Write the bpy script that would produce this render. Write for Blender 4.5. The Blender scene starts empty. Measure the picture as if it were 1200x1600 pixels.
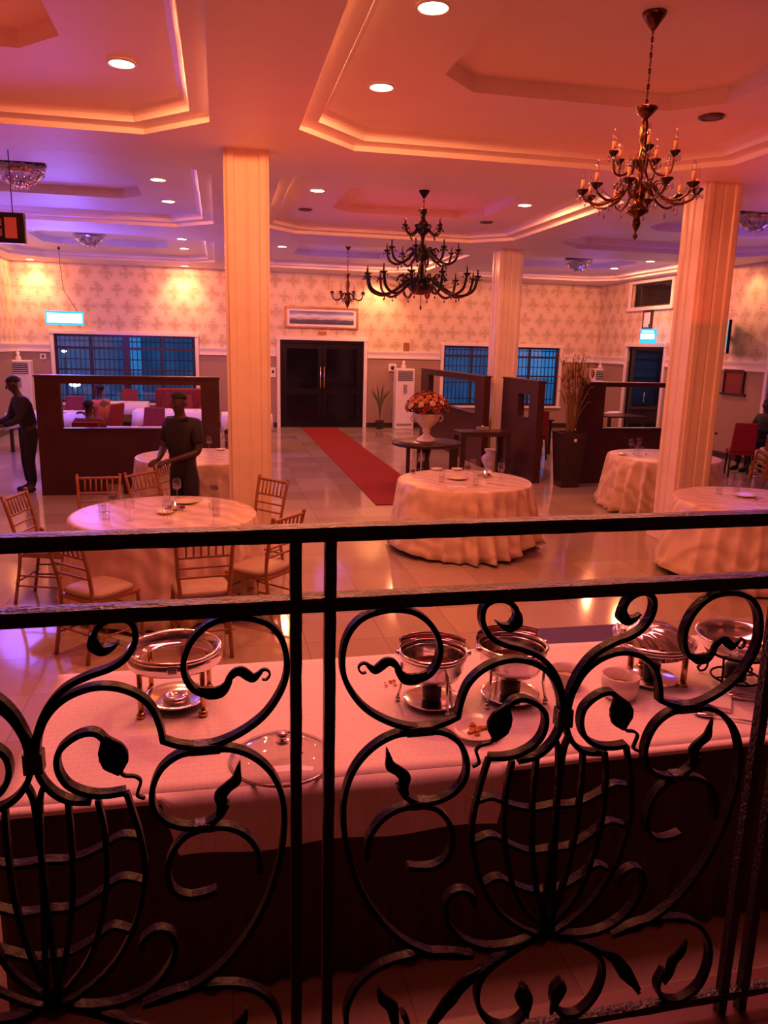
import bpy, math, random
from math import sin, cos, pi, radians, sqrt, hypot, atan2
from mathutils import Vector, Matrix, noise
random.seed(7)
SC = bpy.context.scene
COL = SC.collection

# ------------------------------------------------------------------ camera
F, PITCH, YAW, ROLL, EYE = 1190.0, radians(12.3), radians(12.3), radians(1.37), 2.2
fw = Vector((sin(YAW)*cos(PITCH), cos(YAW)*cos(PITCH), -sin(PITCH)))
rt0 = Vector((cos(YAW), -sin(YAW), 0)); up0 = rt0.cross(fw)
rt = rt0*cos(ROLL) + up0*sin(ROLL); up = up0*cos(ROLL) - rt0*sin(ROLL)
CP = Vector((0, 0, EYE))
cd = bpy.data.cameras.new('camera'); cam = bpy.data.objects.new('camera', cd); COL.objects.link(cam)
cd.sensor_fit = 'VERTICAL'; cd.sensor_height = 36.0; cd.lens = F/1600*36
cd.clip_start = 0.05; cd.clip_end = 300
m = Matrix((rt, up, -fw)).transposed().to_4x4(); m.translation = CP
cam.matrix_world = m
SC.camera = cam
def ray(u, v): return fw*F + rt*(u-600) - up*(v-800)
def Pz(u, v, z): d = ray(u, v); return CP + d*((z-EYE)/d.z)
def Py(u, v, y): d = ray(u, v); return CP + d*(y/d.y)
def Px(u, v, x): d = ray(u, v); return CP + d*(x/d.x)

# ------------------------------------------------------------------ materials
def new_mat(name):
    mt = bpy.data.materials.new(name); mt.use_nodes = True
    nt = mt.node_tree
    return mt, nt, nt.nodes['Principled BSDF']
def mat(name, col, rough=.5, metal=0., var=0., vscale=8., bump=0., bscale=40., spec=.5, sheen=0., coat=0.):
    mt, nt, b = new_mat(name)
    b.inputs['Base Color'].default_value = (*col, 1); b.inputs['Roughness'].default_value = rough
    b.inputs['Metallic'].default_value = metal; b.inputs['Specular IOR Level'].default_value = spec
    if sheen: b.inputs['Sheen Weight'].default_value = sheen
    if coat: b.inputs['Coat Weight'].default_value = coat; b.inputs['Coat Roughness'].default_value = .1
    tc = nt.nodes.new('ShaderNodeTexCoord')
    if var:
        n = nt.nodes.new('ShaderNodeTexNoise'); n.inputs['Scale'].default_value = vscale; n.inputs['Detail'].default_value = 4
        nt.links.new(tc.outputs['Object'], n.inputs['Vector'])
        r = nt.nodes.new('ShaderNodeMapRange'); r.inputs[1].default_value = .3; r.inputs[2].default_value = .7
        nt.links.new(n.outputs['Fac'], r.inputs[0])
        mx = nt.nodes.new('ShaderNodeMix'); mx.data_type = 'RGBA'
        mx.inputs[6].default_value = (*[c*(1-var) for c in col], 1); mx.inputs[7].default_value = (*[min(1, c*(1+var)) for c in col], 1)
        nt.links.new(r.outputs[0], mx.inputs[0]); nt.links.new(mx.outputs[2], b.inputs['Base Color'])
    if bump:
        n = nt.nodes.new('ShaderNodeTexNoise'); n.inputs['Scale'].default_value = bscale; n.inputs['Detail'].default_value = 3
        nt.links.new(tc.outputs['Object'], n.inputs['Vector'])
        bp = nt.nodes.new('ShaderNodeBump'); bp.inputs['Strength'].default_value = bump; bp.inputs['Distance'].default_value = .01
        nt.links.new(n.outputs['Fac'], bp.inputs['Height']); nt.links.new(bp.outputs[0], b.inputs['Normal'])
    return mt
def emit(name, col, s):
    mt = bpy.data.materials.new(name); mt.use_nodes = True; nt = mt.node_tree; nt.nodes.clear()
    o = nt.nodes.new('ShaderNodeOutputMaterial'); e = nt.nodes.new('ShaderNodeEmission')
    e.inputs[0].default_value = (*col, 1); e.inputs[1].default_value = s
    nt.links.new(e.outputs[0], o.inputs[0]); return mt
def thin_glass(name, tint=(1, 1, 1), rough=.03, ior=1.45, boost=0.0):
    mt = bpy.data.materials.new(name); mt.use_nodes = True; nt = mt.node_tree; nt.nodes.clear()
    o = nt.nodes.new('ShaderNodeOutputMaterial'); t = nt.nodes.new('ShaderNodeBsdfTransparent'); g = nt.nodes.new('ShaderNodeBsdfGlossy')
    t.inputs[0].default_value = (*tint, 1); g.inputs['Roughness'].default_value = rough
    f = nt.nodes.new('ShaderNodeLayerWeight'); f.inputs[0].default_value = .5
    p = nt.nodes.new('ShaderNodeMath'); p.operation = 'POWER'; p.inputs[1].default_value = 3.2
    a = nt.nodes.new('ShaderNodeMath'); a.operation = 'ADD'; a.inputs[1].default_value = .03+boost; a.use_clamp = True
    mx = nt.nodes.new('ShaderNodeMixShader'); nt.links.new(f.outputs['Facing'], p.inputs[0]); nt.links.new(p.outputs[0], a.inputs[0]); nt.links.new(a.outputs[0], mx.inputs[0])
    nt.links.new(t.outputs[0], mx.inputs[1]); nt.links.new(g.outputs[0], mx.inputs[2]); nt.links.new(mx.outputs[0], o.inputs[0]); return mt

def math_node(nt, op, a, b=None):
    n = nt.nodes.new('ShaderNodeMath'); n.operation = op
    for i, v in enumerate((a, b)):
        if v is None: continue
        if isinstance(v, (int, float)): n.inputs[i].default_value = v
        else: nt.links.new(v, n.inputs[i])
    return n.outputs[0]
def wall_mat():
    mt, nt, b = new_mat('wallpaper_and_plain_dado')
    tc = nt.nodes.new('ShaderNodeTexCoord'); sp = nt.nodes.new('ShaderNodeSeparateXYZ')
    dn = nt.nodes.new('ShaderNodeTexNoise'); dn.inputs['Scale'].default_value = 7; dn.inputs['Detail'].default_value = 3
    nt.links.new(tc.outputs['Object'], dn.inputs['Vector']); nt.links.new(tc.outputs['Object'], sp.inputs[0])
    u = math_node(nt, 'ADD', sp.outputs[0], sp.outputs[1]); z = sp.outputs[2]
    nz = math_node(nt, 'MULTIPLY', math_node(nt, 'SUBTRACT', dn.outputs['Fac'], .5), .9)
    zr_ = math_node(nt, 'DIVIDE', z, .40); row = math_node(nt, 'FLOOR', zr_)
    a = math_node(nt, 'SUBTRACT', math_node(nt, 'FRACT', math_node(nt, 'ADD', math_node(nt, 'DIVIDE', u, .46), math_node(nt, 'MULTIPLY', row, .5))), .5)
    b2 = math_node(nt, 'SUBTRACT', math_node(nt, 'FRACT', zr_), .5)
    ab = math_node(nt, 'MULTIPLY', a, 1.25)
    r = math_node(nt, 'SQRT', math_node(nt, 'ADD', math_node(nt, 'MULTIPLY', ab, ab), math_node(nt, 'MULTIPLY', b2, b2)))
    th = math_node(nt, 'ARCTAN2', b2, math_node(nt, 'ABSOLUTE', ab))
    pet = math_node(nt, 'ADD', math_node(nt, 'MULTIPLY', math_node(nt, 'COSINE', math_node(nt, 'ADD', math_node(nt, 'MULTIPLY', th, 4.0), math_node(nt, 'MULTIPLY', nz, 2.0))), .12), .36)
    rings = math_node(nt, 'MULTIPLY', math_node(nt, 'COSINE', math_node(nt, 'ADD', math_node(nt, 'MULTIPLY', r, 34), math_node(nt, 'MULTIPLY', th, 5.0))), .10)
    p = math_node(nt, 'ADD', math_node(nt, 'SUBTRACT', math_node(nt, 'SUBTRACT', pet, r), rings), nz)
    mr = nt.nodes.new('ShaderNodeMapRange'); mr.inputs[1].default_value = -.12; mr.inputs[2].default_value = .22; nt.links.new(p, mr.inputs[0])
    mx = nt.nodes.new('ShaderNodeMix'); mx.data_type = 'RGBA'; nt.links.new(mr.outputs[0], mx.inputs[0])
    mx.inputs[6].default_value = (.74, .62, .45, 1); mx.inputs[7].default_value = (.54, .41, .27, 1)
    st = math_node(nt, 'GREATER_THAN', z, 1.96)
    m2 = nt.nodes.new('ShaderNodeMix'); m2.data_type = 'RGBA'; nt.links.new(st, m2.inputs[0])
    m2.inputs[6].default_value = (.36, .24, .17, 1); nt.links.new(mx.outputs[2], m2.inputs[7])
    nt.links.new(m2.outputs[2], b.inputs['Base Color']); b.inputs['Roughness'].default_value = .55
    return mt
def floor_mat():
    mt, nt, b = new_mat('polished_beige_tiles')
    tc = nt.nodes.new('ShaderNodeTexCoord')
    br = nt.nodes.new('ShaderNodeTexBrick'); br.offset = 0; br.inputs['Scale'].default_value = 1
    br.inputs['Brick Width'].default_value = .6; br.inputs['Row Height'].default_value = .6; br.inputs['Mortar Size'].default_value = .004
    br.inputs['Color1'].default_value = (.46, .36, .26, 1); br.inputs['Color2'].default_value = (.60, .50, .38, 1); br.inputs['Mortar'].default_value = (.36, .27, .19, 1)
    br.inputs['Bias'].default_value = -.1
    nt.links.new(tc.outputs['Object'], br.inputs['Vector'])
    n = nt.nodes.new('ShaderNodeTexNoise'); n.inputs['Scale'].default_value = 60; n.inputs['Detail'].default_value = 4
    nt.links.new(tc.outputs['Object'], n.inputs['Vector'])
    mx = nt.nodes.new('ShaderNodeMix'); mx.data_type = 'RGBA'; mx.blend_type = 'MULTIPLY'; mx.inputs[0].default_value = .35
    nt.links.new(br.outputs['Color'], mx.inputs[6]); nt.links.new(n.outputs['Color'], mx.inputs[7])
    nt.links.new(mx.outputs[2], b.inputs['Base Color']); b.inputs['Roughness'].default_value = .09; b.inputs['Specular IOR Level'].default_value = .38
    return mt
def cloth_mat(name, c1, c2, rough=.4):
    mt, nt, b = new_mat(name); tc = nt.nodes.new('ShaderNodeTexCoord')
    w = nt.nodes.new('ShaderNodeTexWave'); w.wave_type = 'BANDS'; w.bands_direction = 'DIAGONAL'; w.inputs['Scale'].default_value = 2.2
    w.inputs['Distortion'].default_value = 9; w.inputs['Detail'].default_value = 2; w.inputs['Detail Scale'].default_value = 1.2
    nt.links.new(tc.outputs['Object'], w.inputs['Vector'])
    mx = nt.nodes.new('ShaderNodeMix'); mx.data_type = 'RGBA'; nt.links.new(w.outputs['Fac'], mx.inputs[0])
    mx.inputs[6].default_value = (*c1, 1); mx.inputs[7].default_value = (*c2, 1)
    nt.links.new(mx.outputs[2], b.inputs['Base Color']); b.inputs['Roughness'].default_value = rough; b.inputs['Sheen Weight'].default_value = .3
    return mt
def grid_cloth_mat():
    mt, nt, b = new_mat('white_checked_tablecloth'); tc = nt.nodes.new('ShaderNodeTexCoord')
    br = nt.nodes.new('ShaderNodeTexBrick'); br.offset = .5; br.inputs['Scale'].default_value = 1
    br.inputs['Brick Width'].default_value = .045; br.inputs['Row Height'].default_value = .03; br.inputs['Mortar Size'].default_value = .0025
    br.inputs['Color1'].default_value = (.86, .82, .8, 1); br.inputs['Color2'].default_value = (.84, .80, .78, 1); br.inputs['Mortar'].default_value = (.78, .74, .72, 1)
    nt.links.new(tc.outputs['Object'], br.inputs['Vector']); nt.links.new(br.outputs['Color'], b.inputs['Base Color'])
    b.inputs['Roughness'].default_value = .6; return mt
def picture_mat():
    mt, nt, b = new_mat('cloudy_landscape_print'); tc = nt.nodes.new('ShaderNodeTexCoord'); sp = nt.nodes.new('ShaderNodeSeparateXYZ')
    nt.links.new(tc.outputs['Generated'], sp.inputs[0])
    mp = nt.nodes.new('ShaderNodeMapping'); mp.inputs['Scale'].default_value = (2.2, 1, 3.2); nt.links.new(tc.outputs['Generated'], mp.inputs[0])
    n = nt.nodes.new('ShaderNodeTexNoise'); n.inputs['Scale'].default_value = 2; n.inputs['Detail'].default_value = 5; nt.links.new(mp.outputs[0], n.inputs['Vector'])
    h = math_node(nt, 'ADD', sp.outputs[2], math_node(nt, 'MULTIPLY', math_node(nt, 'SUBTRACT', n.outputs['Fac'], .5), .5))
    cr = nt.nodes.new('ShaderNodeValToRGB'); nt.links.new(h, cr.inputs[0]); e = cr.color_ramp.elements
    e[0].position = 0; e[0].color = (.05, .05, .09, 1); e[1].position = 1; e[1].color = (.12, .14, .35, 1)
    for p, c in ((.32, (.10, .10, .16, 1)), (.42, (.35, .36, .45, 1)), (.6, (.75, .75, .85, 1)), (.78, (.3, .33, .6, 1))):
        q = e.new(p); q.color = c
    nt.links.new(cr.outputs[0], b.inputs['Base Color']); b.inputs['Roughness'].default_value = .3; return mt

M = dict(
 ceiling=mat('ceiling_paint', (.80, .76, .70), .5, var=.03, vscale=1.5), wall=wall_mat(), floor=floor_mat(),
 trim=mat('white_gloss_trim', (.82, .76, .68), .35, var=.03), column=mat('cream_column_paint', (.80, .70, .52), .22, var=.06, vscale=3),
 black_base=mat('dark_skirting', (.04, .025, .02), .3), darkwood=mat('dark_brown_laminate', (.050, .014, .013), .35, var=.2, vscale=5),
 blackwood=mat('black_stained_wood', (.035, .014, .012), .28, var=.2, vscale=7), iron=mat('black_hammered_iron', (.010, .007, .008), .27, bump=.7, bscale=120, spec=.55),
 iron_smooth=mat('black_forged_iron', (.006, .004, .005), .34, bump=.3, bscale=60, spec=.11),
 goldwood=mat('gold_painted_wood', (.30, .13, .045), .32, var=.15, vscale=20), cushion=mat('cream_seat_vinyl', (.38, .29, .21), .4, var=.06),
 satin=cloth_mat('cream_damask_satin', (.78, .67, .50), (.58, .46, .31), .32), white_cloth=mat('white_cotton', (.84, .82, .82), .6, var=.05, bump=.15, bscale=25),
 buffet_cloth=grid_cloth_mat(), skirt=mat('dark_maroon_skirt', (.030, .006, .008), .7, var=.25, vscale=6),
 carpet=mat('red_carpet_pile', (.27, .016, .006), .9, var=.12, vscale=30, bump=.3, bscale=300), mat_blue=mat('blue_floor_mat', (.10, .07, .24), .8, var=.1),
 steel=mat('polished_steel', (.82, .80, .78), .12, 1, bump=.04, bscale=12), brass=mat('brass', (.62, .36, .12), .22, 1, var=.1), dark_metal=mat('dark_bronze', (.04, .018, .012), .3, .6, var=.2),
 antique=mat('antique_gold', (.15, .07, .022), .2, .85, var=.3, vscale=30), blackc=mat('black_lacquer', (.008, .004, .004), .38, spec=.3), candle=mat('ivory_candle_sleeve', (.75, .45, .12), .5, var=.05),
 bulb=thin_glass('clear_bulb_glass', (.95, .9, .85), .05, boost=.12), crystal=thin_glass('crystal_glass', (.8, .75, .8), .05, boost=.35),
 glass=thin_glass('drinking_glass', (.985, .98, .98), .05, boost=.10), lidglass=thin_glass('lid_glass', (.93, .9, .9), .03, boost=.04),
 pane=thin_glass('window_pane', (.75, .8, .9), .04, boost=.05), darkpane=mat('dark_tinted_glass', (.006, .005, .010), .08, spec=.35, var=.1),
 winframe=mat('dark_window_frame', (.03, .022, .03), .35, var=.1), bars=mat('grey_security_bars', (.10, .12, .16), .5, var=.1), doorframe=mat('black_door_frame', (.007, .005, .009), .3, spec=.3, var=.1),
 facade=mat('pale_facade_outside', (.45, .5, .55), .8, var=.3, vscale=1.2), plastic=mat('white_plastic', (.80, .74, .66), .35, var=.03), greyplastic=mat('dark_grille', (.04, .035, .035), .4, var=.1),
 ceramic=mat('white_ceramic', (.82, .77, .66), .18, var=.03), stone=mat('cream_cast_stone', (.80, .72, .58), .5, var=.08, vscale=12, bump=.1), wine=mat('red_wine', (.04, .002, .003), .08, spec=.6, var=.05),
 water=thin_glass('still_water', (.98, .97, .97), .02), orange=mat('orange_flowers', (.40, .14, .05), .7, var=.3, vscale=30), cream_fl=mat('cream_flowers', (.55, .40, .24), .7, var=.3, vscale=30), redfl=mat('dark_red_flowers', (.20, .025, .02), .7, var=.3, vscale=30),
 leaf=mat('olive_leaves', (.10, .11, .03), .6, var=.3, vscale=20), grass=mat('dry_yellow_grass', (.22, .13, .03), .8, var=.3, vscale=20), planter=mat('black_planter_glaze', (.035, .018, .016), .25, var=.2),
 gild=mat('gilt_frame', (.45, .22, .07), .35, .5, var=.15), print=picture_mat(), mount=mat('white_mount', (.82, .80, .82), .6, var=.02), redfab=mat('red_upholstery', (.20, .012, .012), .6, var=.12),
 magenta=mat('crimson_leatherette', (.30, .010, .03), .45, var=.1), skin=mat('dark_brown_skin', (.055, .022, .015), .5, var=.1), hair=mat('black_hair', (.008, .006, .006), .8, bump=.6, bscale=150),
 shirt_dk=mat('charcoal_shirt', (.014, .010, .012), .75, var=.15, bump=.3, bscale=18), trouser=mat('black_trousers', (.012, .010, .012), .8, var=.2, bump=.3, bscale=16), shoe=mat('black_leather_shoes', (.01, .008, .008), .3, var=.1),
 orangeshirt=mat('orange_shirt', (.45, .12, .05), .7, var=.15, bump=.3, bscale=18), brownshirt=mat('maroon_shirt', (.10, .015, .02), .75, var=.15, bump=.3, bscale=18), food=mat('yellow_rice_food', (.55, .24, .03), .6, var=.4, vscale=60, bump=.8, bscale=90), stew=mat('dark_red_stew', (.16, .022, .01), .2, var=.4, vscale=30, bump=.5, bscale=50),
 rubber=mat('black_burner_can', (.02, .015, .015), .45, var=.15), label_grey=mat('grey_board_lettering', (.20, .13, .15), .5, var=.1), screen=mat('black_screen', (.015, .01, .014), .12, var=.05),
 eye=mat('eye_white', (.16, .13, .11), .4), lip=mat('lip_brown', (.14, .045, .035), .5), landing=mat('dark_stage_floor', (.08, .02, .02), .4, var=.2),
 lamp=emit('warm_lamp_glow', (1, .62, .38), 22), exitglow=emit('exit_sign_glow', (.55, .85, 1), 7), exitblue=emit('exit_sign_blue', (.03, .35, .75), 1.6), orange_panel=emit('orange_panel_glow', (.6, .035, .02), .5),
 flame=emit('candle_flame', (1, .75, .45), 12), outlamp=emit('outdoor_lamp_glow', (.8, .95, 1), 9), curtain_glow=emit('blue_dusk_outside', (.030, .16, .36), .55), tvglow=emit('tv_glow', (.15, .45, .6), .8),
 greytile=mat('grey_panel', (.3, .27, .26), .5, var=.05),
)

# ------------------------------------------------------------------ mesh builder
def catmull(pts, n=8, closed=False):
    P = [Vector(p) for p in pts]; out = []
    N = len(P); seg = N if closed else N-1
    for i in range(seg):
        p1 = P[i]; p2 = P[(i+1) % N]
        p0 = P[i-1] if (closed or i > 0) else p1*2-p2
        p3 = P[(i+2) % N] if (closed or i+2 < N) else p2*2-p1
        for k in range(n):
            t = k/n
            out.append(.5*((2*p1)+(p2-p0)*t+(2*p0-5*p1+4*p2-p3)*t*t+(3*p1-p0-3*p2+p3)*t**3))
    if not closed: out.append(P[-1])
    return out
class MB:
    def __init__(s): s.v = []; s.f = []; s.sm = []
    def add(s, vs, fs, smooth=False):
        o = len(s.v); s.v += [tuple(p) for p in vs]; s.f += [tuple(i+o for i in f) for f in fs]; s.sm += [smooth]*len(fs); return s
    def box(s, x0, x1, y0, y1, z0, z1):
        v = [(x0, y0, z0), (x1, y0, z0), (x1, y1, z0), (x0, y1, z0), (x0, y0, z1), (x1, y0, z1), (x1, y1, z1), (x0, y1, z1)]
        return s.add(v, [(0, 3, 2, 1), (4, 5, 6, 7), (0, 1, 5, 4), (1, 2, 6, 5), (2, 3, 7, 6), (3, 0, 4, 7)])
    def beam(s, a, b, w, d=None, upv=(0, 0, 1)):
        a, b = Vector(a), Vector(b); t = (b-a).normalized(); u = Vector(upv)
        if abs(t.dot(u)) > .98: u = Vector((0, 1, 0))
        x = t.cross(u).normalized()*(w/2); y = x.cross(t).normalized()*((d or w)/2)
        v = [a-x-y, a+x-y, a+x+y, a-x+y, b-x-y, b+x-y, b+x+y, b-x+y]
        return s.add(v, [(0, 3, 2, 1), (4, 5, 6, 7), (0, 1, 5, 4), (1, 2, 6, 5), (2, 3, 7, 6), (3, 0, 4, 7)])
    def lathe(s, prof, n=24, c=(0, 0, 0), cap0=True, cap1=True, smooth=True, rf=None):
        vs = []; fs = []
        for j, (r, z) in enumerate(prof):
            for i in range(n):
                a = 2*pi*i/n; rr = r*(rf(a, j) if rf else 1)
                vs.append((c[0]+rr*cos(a), c[1]+rr*sin(a), c[2]+z))
        for j in range(len(prof)-1):
            for i in range(n):
                k = (i+1) % n; fs.append((j*n+i, j*n+k, (j+1)*n+k, (j+1)*n+i))
        if cap0 and prof[0][0] > 1e-6: fs.append(tuple(range(n-1, -1, -1)))
        if cap1 and prof[-1][0] > 1e-6: fs.append(tuple((len(prof)-1)*n+i for i in range(n)))
        return s.add(vs, fs, smooth)
    def tube(s, pts, r, n=8, smooth=True):
        P = [Vector(p) for p in pts]; R = r if isinstance(r, (list, tuple)) else [r]*len(P)
        t = (P[1]-P[0]).normalized(); x = t.orthogonal().normalized(); vs = []; fs = []
        for i, p in enumerate(P):
            tt = (P[min(i+1, len(P)-1)]-P[max(i-1, 0)])
            if tt.length < 1e-9: tt = t
            t = tt.normalized(); x = (x-t*x.dot(t)); x = x.normalized() if x.length > 1e-6 else t.orthogonal().normalized(); y = t.cross(x)
            for k in range(n):
                a = 2*pi*k/n; vs.append(p+(x*cos(a)+y*sin(a))*R[i])
        for i in range(len(P)-1):
            for k in range(n):
                q = (k+1) % n; fs.append((i*n+k, i*n+q, (i+1)*n+q, (i+1)*n+k))
        fs.append(tuple(range(n-1, -1, -1))); fs.append(tuple((len(P)-1)*n+k for k in range(n)))
        return s.add(vs, fs, smooth)
    def strap(s, pts, w, d, smooth=False):
        """flat bar swept along a path lying in an x-z plane: w across the path, d through the plane"""
        P = [Vector(p) for p in pts]; N = len(P); Wd = w if isinstance(w, (list, tuple)) else [w]*N; vs = []; fs = []
        for i, p in enumerate(P):
            t = (P[min(i+1, N-1)]-P[max(i-1, 0)]).normalized(); nn = Vector((-t.z, 0, t.x)); h = Wd[i]/2
            for a, b in ((-1, -1), (1, -1), (1, 1), (-1, 1)): vs.append(p+nn*h*a+Vector((0, d/2*b, 0)))
        for i in range(N-1):
            for k in range(4):
                q = (k+1) % 4; fs.append((i*4+k, (i+1)*4+k, (i+1)*4+q, i*4+q))
        fs.append((0, 1, 2, 3)); fs.append(tuple((N-1)*4+k for k in (3, 2, 1, 0)))
        return s.add(vs, fs, smooth)
    def ball(s, c, r, n=12, m_=8, sc=(1, 1, 1)):
        vs = [(c[0], c[1], c[2]-r*sc[2])]; fs = []
        for j in range(1, m_):
            a = -pi/2+pi*j/m_
            for i in range(n): b = 2*pi*i/n; vs.append((c[0]+r*sc[0]*cos(a)*cos(b), c[1]+r*sc[1]*cos(a)*sin(b), c[2]+r*sc[2]*sin(a)))
        vs.append((c[0], c[1], c[2]+r*sc[2])); T = len(vs)-1
        for i in range(n): fs.append((0, 1+(i+1) % n, 1+i)); fs.append((T, 1+(m_-2)*n+i, 1+(m_-2)*n+(i+1) % n))
        for j in range(m_-2):
            for i in range(n): k = (i+1) % n; fs.append((1+j*n+i, 1+j*n+k, 1+(j+1)*n+k, 1+(j+1)*n+i))
        return s.add(vs, fs, True)
    def build(s, name, mt, parent=None, bevel=0, label=None):
        me = bpy.data.meshes.new(name); me.from_pydata(s.v, [], s.f); me.update()
        me.polygons.foreach_set('use_smooth', s.sm)
        me.materials.append(M[mt] if isinstance(mt, str) else mt)
        o = bpy.data.objects.new(name, me); COL.objects.link(o)
        if parent: o.parent = parent
        if bevel:
            b = o.modifiers.new('bevel', 'BEVEL'); b.width = bevel; b.segments = 2; b.limit_method = 'ANGLE'; b.angle_limit = radians(40)
        if label: o['label'] = label
        return o
def tag(o, label, cat, group=None, kind=None):
    if label: o['label'] = label
    if cat: o['category'] = cat
    if group: o['group'] = group
    if kind: o['kind'] = kind
    return o
def thing(name, label, cat, loc=(0, 0, 0), rz=0, group=None):
    o = bpy.data.objects.new(name, None); COL.objects.link(o); o.location = loc; o.rotation_euler = (0, 0, rz); o.empty_display_size = .1
    return tag(o, label, cat, group)
def struct(name, mb, mt, bevel=0):
    o = mb.build(name, mt, None, bevel); o['kind'] = 'structure'; return o
def dup(root, loc, rz=0, label=None, group=None):
    def cp(o, par):
        c = o.copy(); COL.objects.link(c)
        if par: c.parent = par
        for ch in kids.get(o.name, []): cp(ch, c)
        return c
    kids = {}
    stack = [root]
    while stack:
        o = stack.pop(); kids[o.name] = list(o.children); stack += kids[o.name]
    r = cp(root, None); r.location = loc; r.rotation_euler = (0, 0, rz)
    if label: r['label'] = label
    if group: r['group'] = group
    return r

# ------------------------------------------------------------------ room shell
XL, XR, YB, YF, ZC = -4.85, 10.6, 20.6, -2.6, 4.0
fl = MB(); fl.box(XL-.2, XR+.2, YF-.2, YB+.2, -.12, 0); struct('floor', fl, 'floor')

def oct_(x0, x1, y0, y1, c, d):
    x0 += d; x1 -= d; y0 += d; y1 -= d; c -= .586*d
    return [(x0+c, y0), (x1-c, y0), (x1, y0+c), (x1, y1-c), (x1-c, y1), (x0+c, y1), (x0, y1-c), (x0, y0+c)]
XB = [XL, .30, 5.37, XR]; YBs = [2.0, 8.1, 14.15, YB]
TRAY_X = [(-4.45, -.03), (.72, 4.95), (5.80, 10.2)]; TRAY_Y = [(2.45, 7.68), (8.6, 13.45), (14.65, 19.45)]
cm = MB()
cm.add([(XL, YF, ZC), (XR, YF, ZC), (XR, 2.0, ZC), (XL, 2.0, ZC)], [(0, 3, 2, 1)])
def ring(a, za, b, zb):
    n = len(a); vs = [(x, y, za) for x, y in a]+[(x, y, zb) for x, y in b]
    cm.add(vs, [(i, n+i, n+(i+1) % n, (i+1) % n) for i in range(n)])
for i in range(3):
    for j in range(3):
        bx0, bx1, by0, by1 = XB[i], XB[i+1], YBs[j], YBs[j+1]
        tx, ty = TRAY_X[i], TRAY_Y[j]; c = .58
        outer = [(bx0, by0), (bx1, by0), (bx1, by1), (bx0, by1)]; o = oct_(*tx, *ty, c, 0)
        vs = [(x, y, ZC) for x, y in outer+o]
        cm.add(vs, [(0, 4, 5, 1), (1, 5, 6), (1, 6, 7, 2), (2, 7, 8), (2, 8, 9, 3), (3, 9, 10), (3, 10, 11, 0), (0, 11, 4)])
        prof = [(0, 4.0), (.0, 4.05), (.03, 4.055), (.16, 4.055), (.17, 4.10), (.20, 4.13), (.24, 4.15)]
        P = [(oct_(*tx, *ty, c, d), z) for d, z in prof]
        rx = (tx[0]+.95, tx[1]-.95); ry = (ty[0]+1.35, ty[1]-1.45)
        P += [(oct_(*rx, *ry, .32, 0), 4.15), (oct_(*rx, *ry, .32, 0), 4.27)]
        for (a, za), (b, zb) in zip(P, P[1:]): ring(a, za, b, zb)
        cm.add([(x, y, 4.27) for x, y in P[-1][0]], [tuple(range(7, -1, -1))])
struct('ceiling', cm, 'ceiling')
rf = MB(); rf.box(XL-.2, XR+.2, YF-.2, YB+.2, 4.45, 4.6); struct('ceiling.001', rf, 'ceiling')

def wall_holes(a0, a1, z0, z1, holes, mk):
    """fills the rectangle a0..a1 x z0..z1 except the holes (a,b,c,d), with boxes made by mk"""
    As = sorted({a0, a1, *[h[0] for h in holes], *[h[1] for h in holes]})
    for p, q in zip(As, As[1:]):
        zs = z0
        for h in sorted([h for h in holes if h[0] <= p and h[1] >= q], key=lambda h: h[2]):
            if h[2] > zs: mk(p, q, zs, h[2])
            zs = h[3]
        if zs < z1: mk(p, q, zs, z1)
W1 = (-3.97, -.58, .62, 2.31); D1 = (1.59, 3.83, 0, 2.30); W2 = (6.07, 9.48, .62, 2.25)
W3 = (16.97, 18.85, 3.32, 3.90); D2 = (17.05, 18.78, 0, 2.33); D3 = (11.45, 13.30, 0, 2.35)
wb = MB(); wall_holes(XL-.2, XR+.2, 0, 4.45, [W1, D1, W2], lambda a, b, c, d: wb.box(a, b, YB, YB+.2, c, d)); struct('wall_back', wb, 'wall')
wr = MB(); wall_holes(YF, YB, 0, 4.45, [W3, D2, D3], lambda a, b, c, d: wr.box(XR, XR+.2, a, b, c, d)); struct('wall_right', wr, 'wall')
wl = MB(); wl.box(XL-.2, XL, YF, YB, 0, 4.45); struct('wall_left', wl, 'wall')
wf = MB(); wf.box(XL-.2, XR+.2, YF-.2, YF, 0, 4.45); struct('wall_front', wf, 'landing')

def dado(mk): 
    for d, z0, z1 in ((.018, 1.88, 2.06), (.05, 2.025, 2.065), (.036, 1.985, 2.025), (.045, 1.865, 1.905)): mk(d, z0, z1)
t = MB()
for a, b in ((XL, W1[0]-.1), (W1[1]+.1, D1[0]-.1), (D1[1]+.1, W2[0]-.1), (W2[1]+.1, XR)): dado(lambda d, z0, z1: t.box(a, b, YB-d, YB, z0, z1))
struct('trim_1', t, 'trim')
t = MB()
for a, b in ((3, D3[0]-.1), (D3[1]+.1, D2[0]-.1), (D2[1]+.1, YB-.05)): dado(lambda d, z0, z1: t.box(XR-d, XR, a, b, z0, z1))
struct('trim_2', t, 'trim')
t = MB(); dado(lambda d, z0, z1: t.box(XL, XL+d, 3, YB-.05, z0, z1)); struct('trim_3', t, 'trim')
def casing_b(name, w, low=True):
    t = MB(); g = .09
    t.box(w[0]-g, w[0], YB-.045, YB+.02, (0 if not low else w[2]), w[3]); t.box(w[1], w[1]+g, YB-.045, YB+.02, (0 if not low else w[2]), w[3])
    t.box(w[0]-g-.02, w[1]+g+.02, YB-.06, YB+.02, w[3], w[3]+g)
    if low: t.box(w[0]-g-.03, w[1]+g+.03, YB-.08, YB+.02, w[2]-.06, w[2])
    struct(name, t, 'trim', .006)
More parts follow.
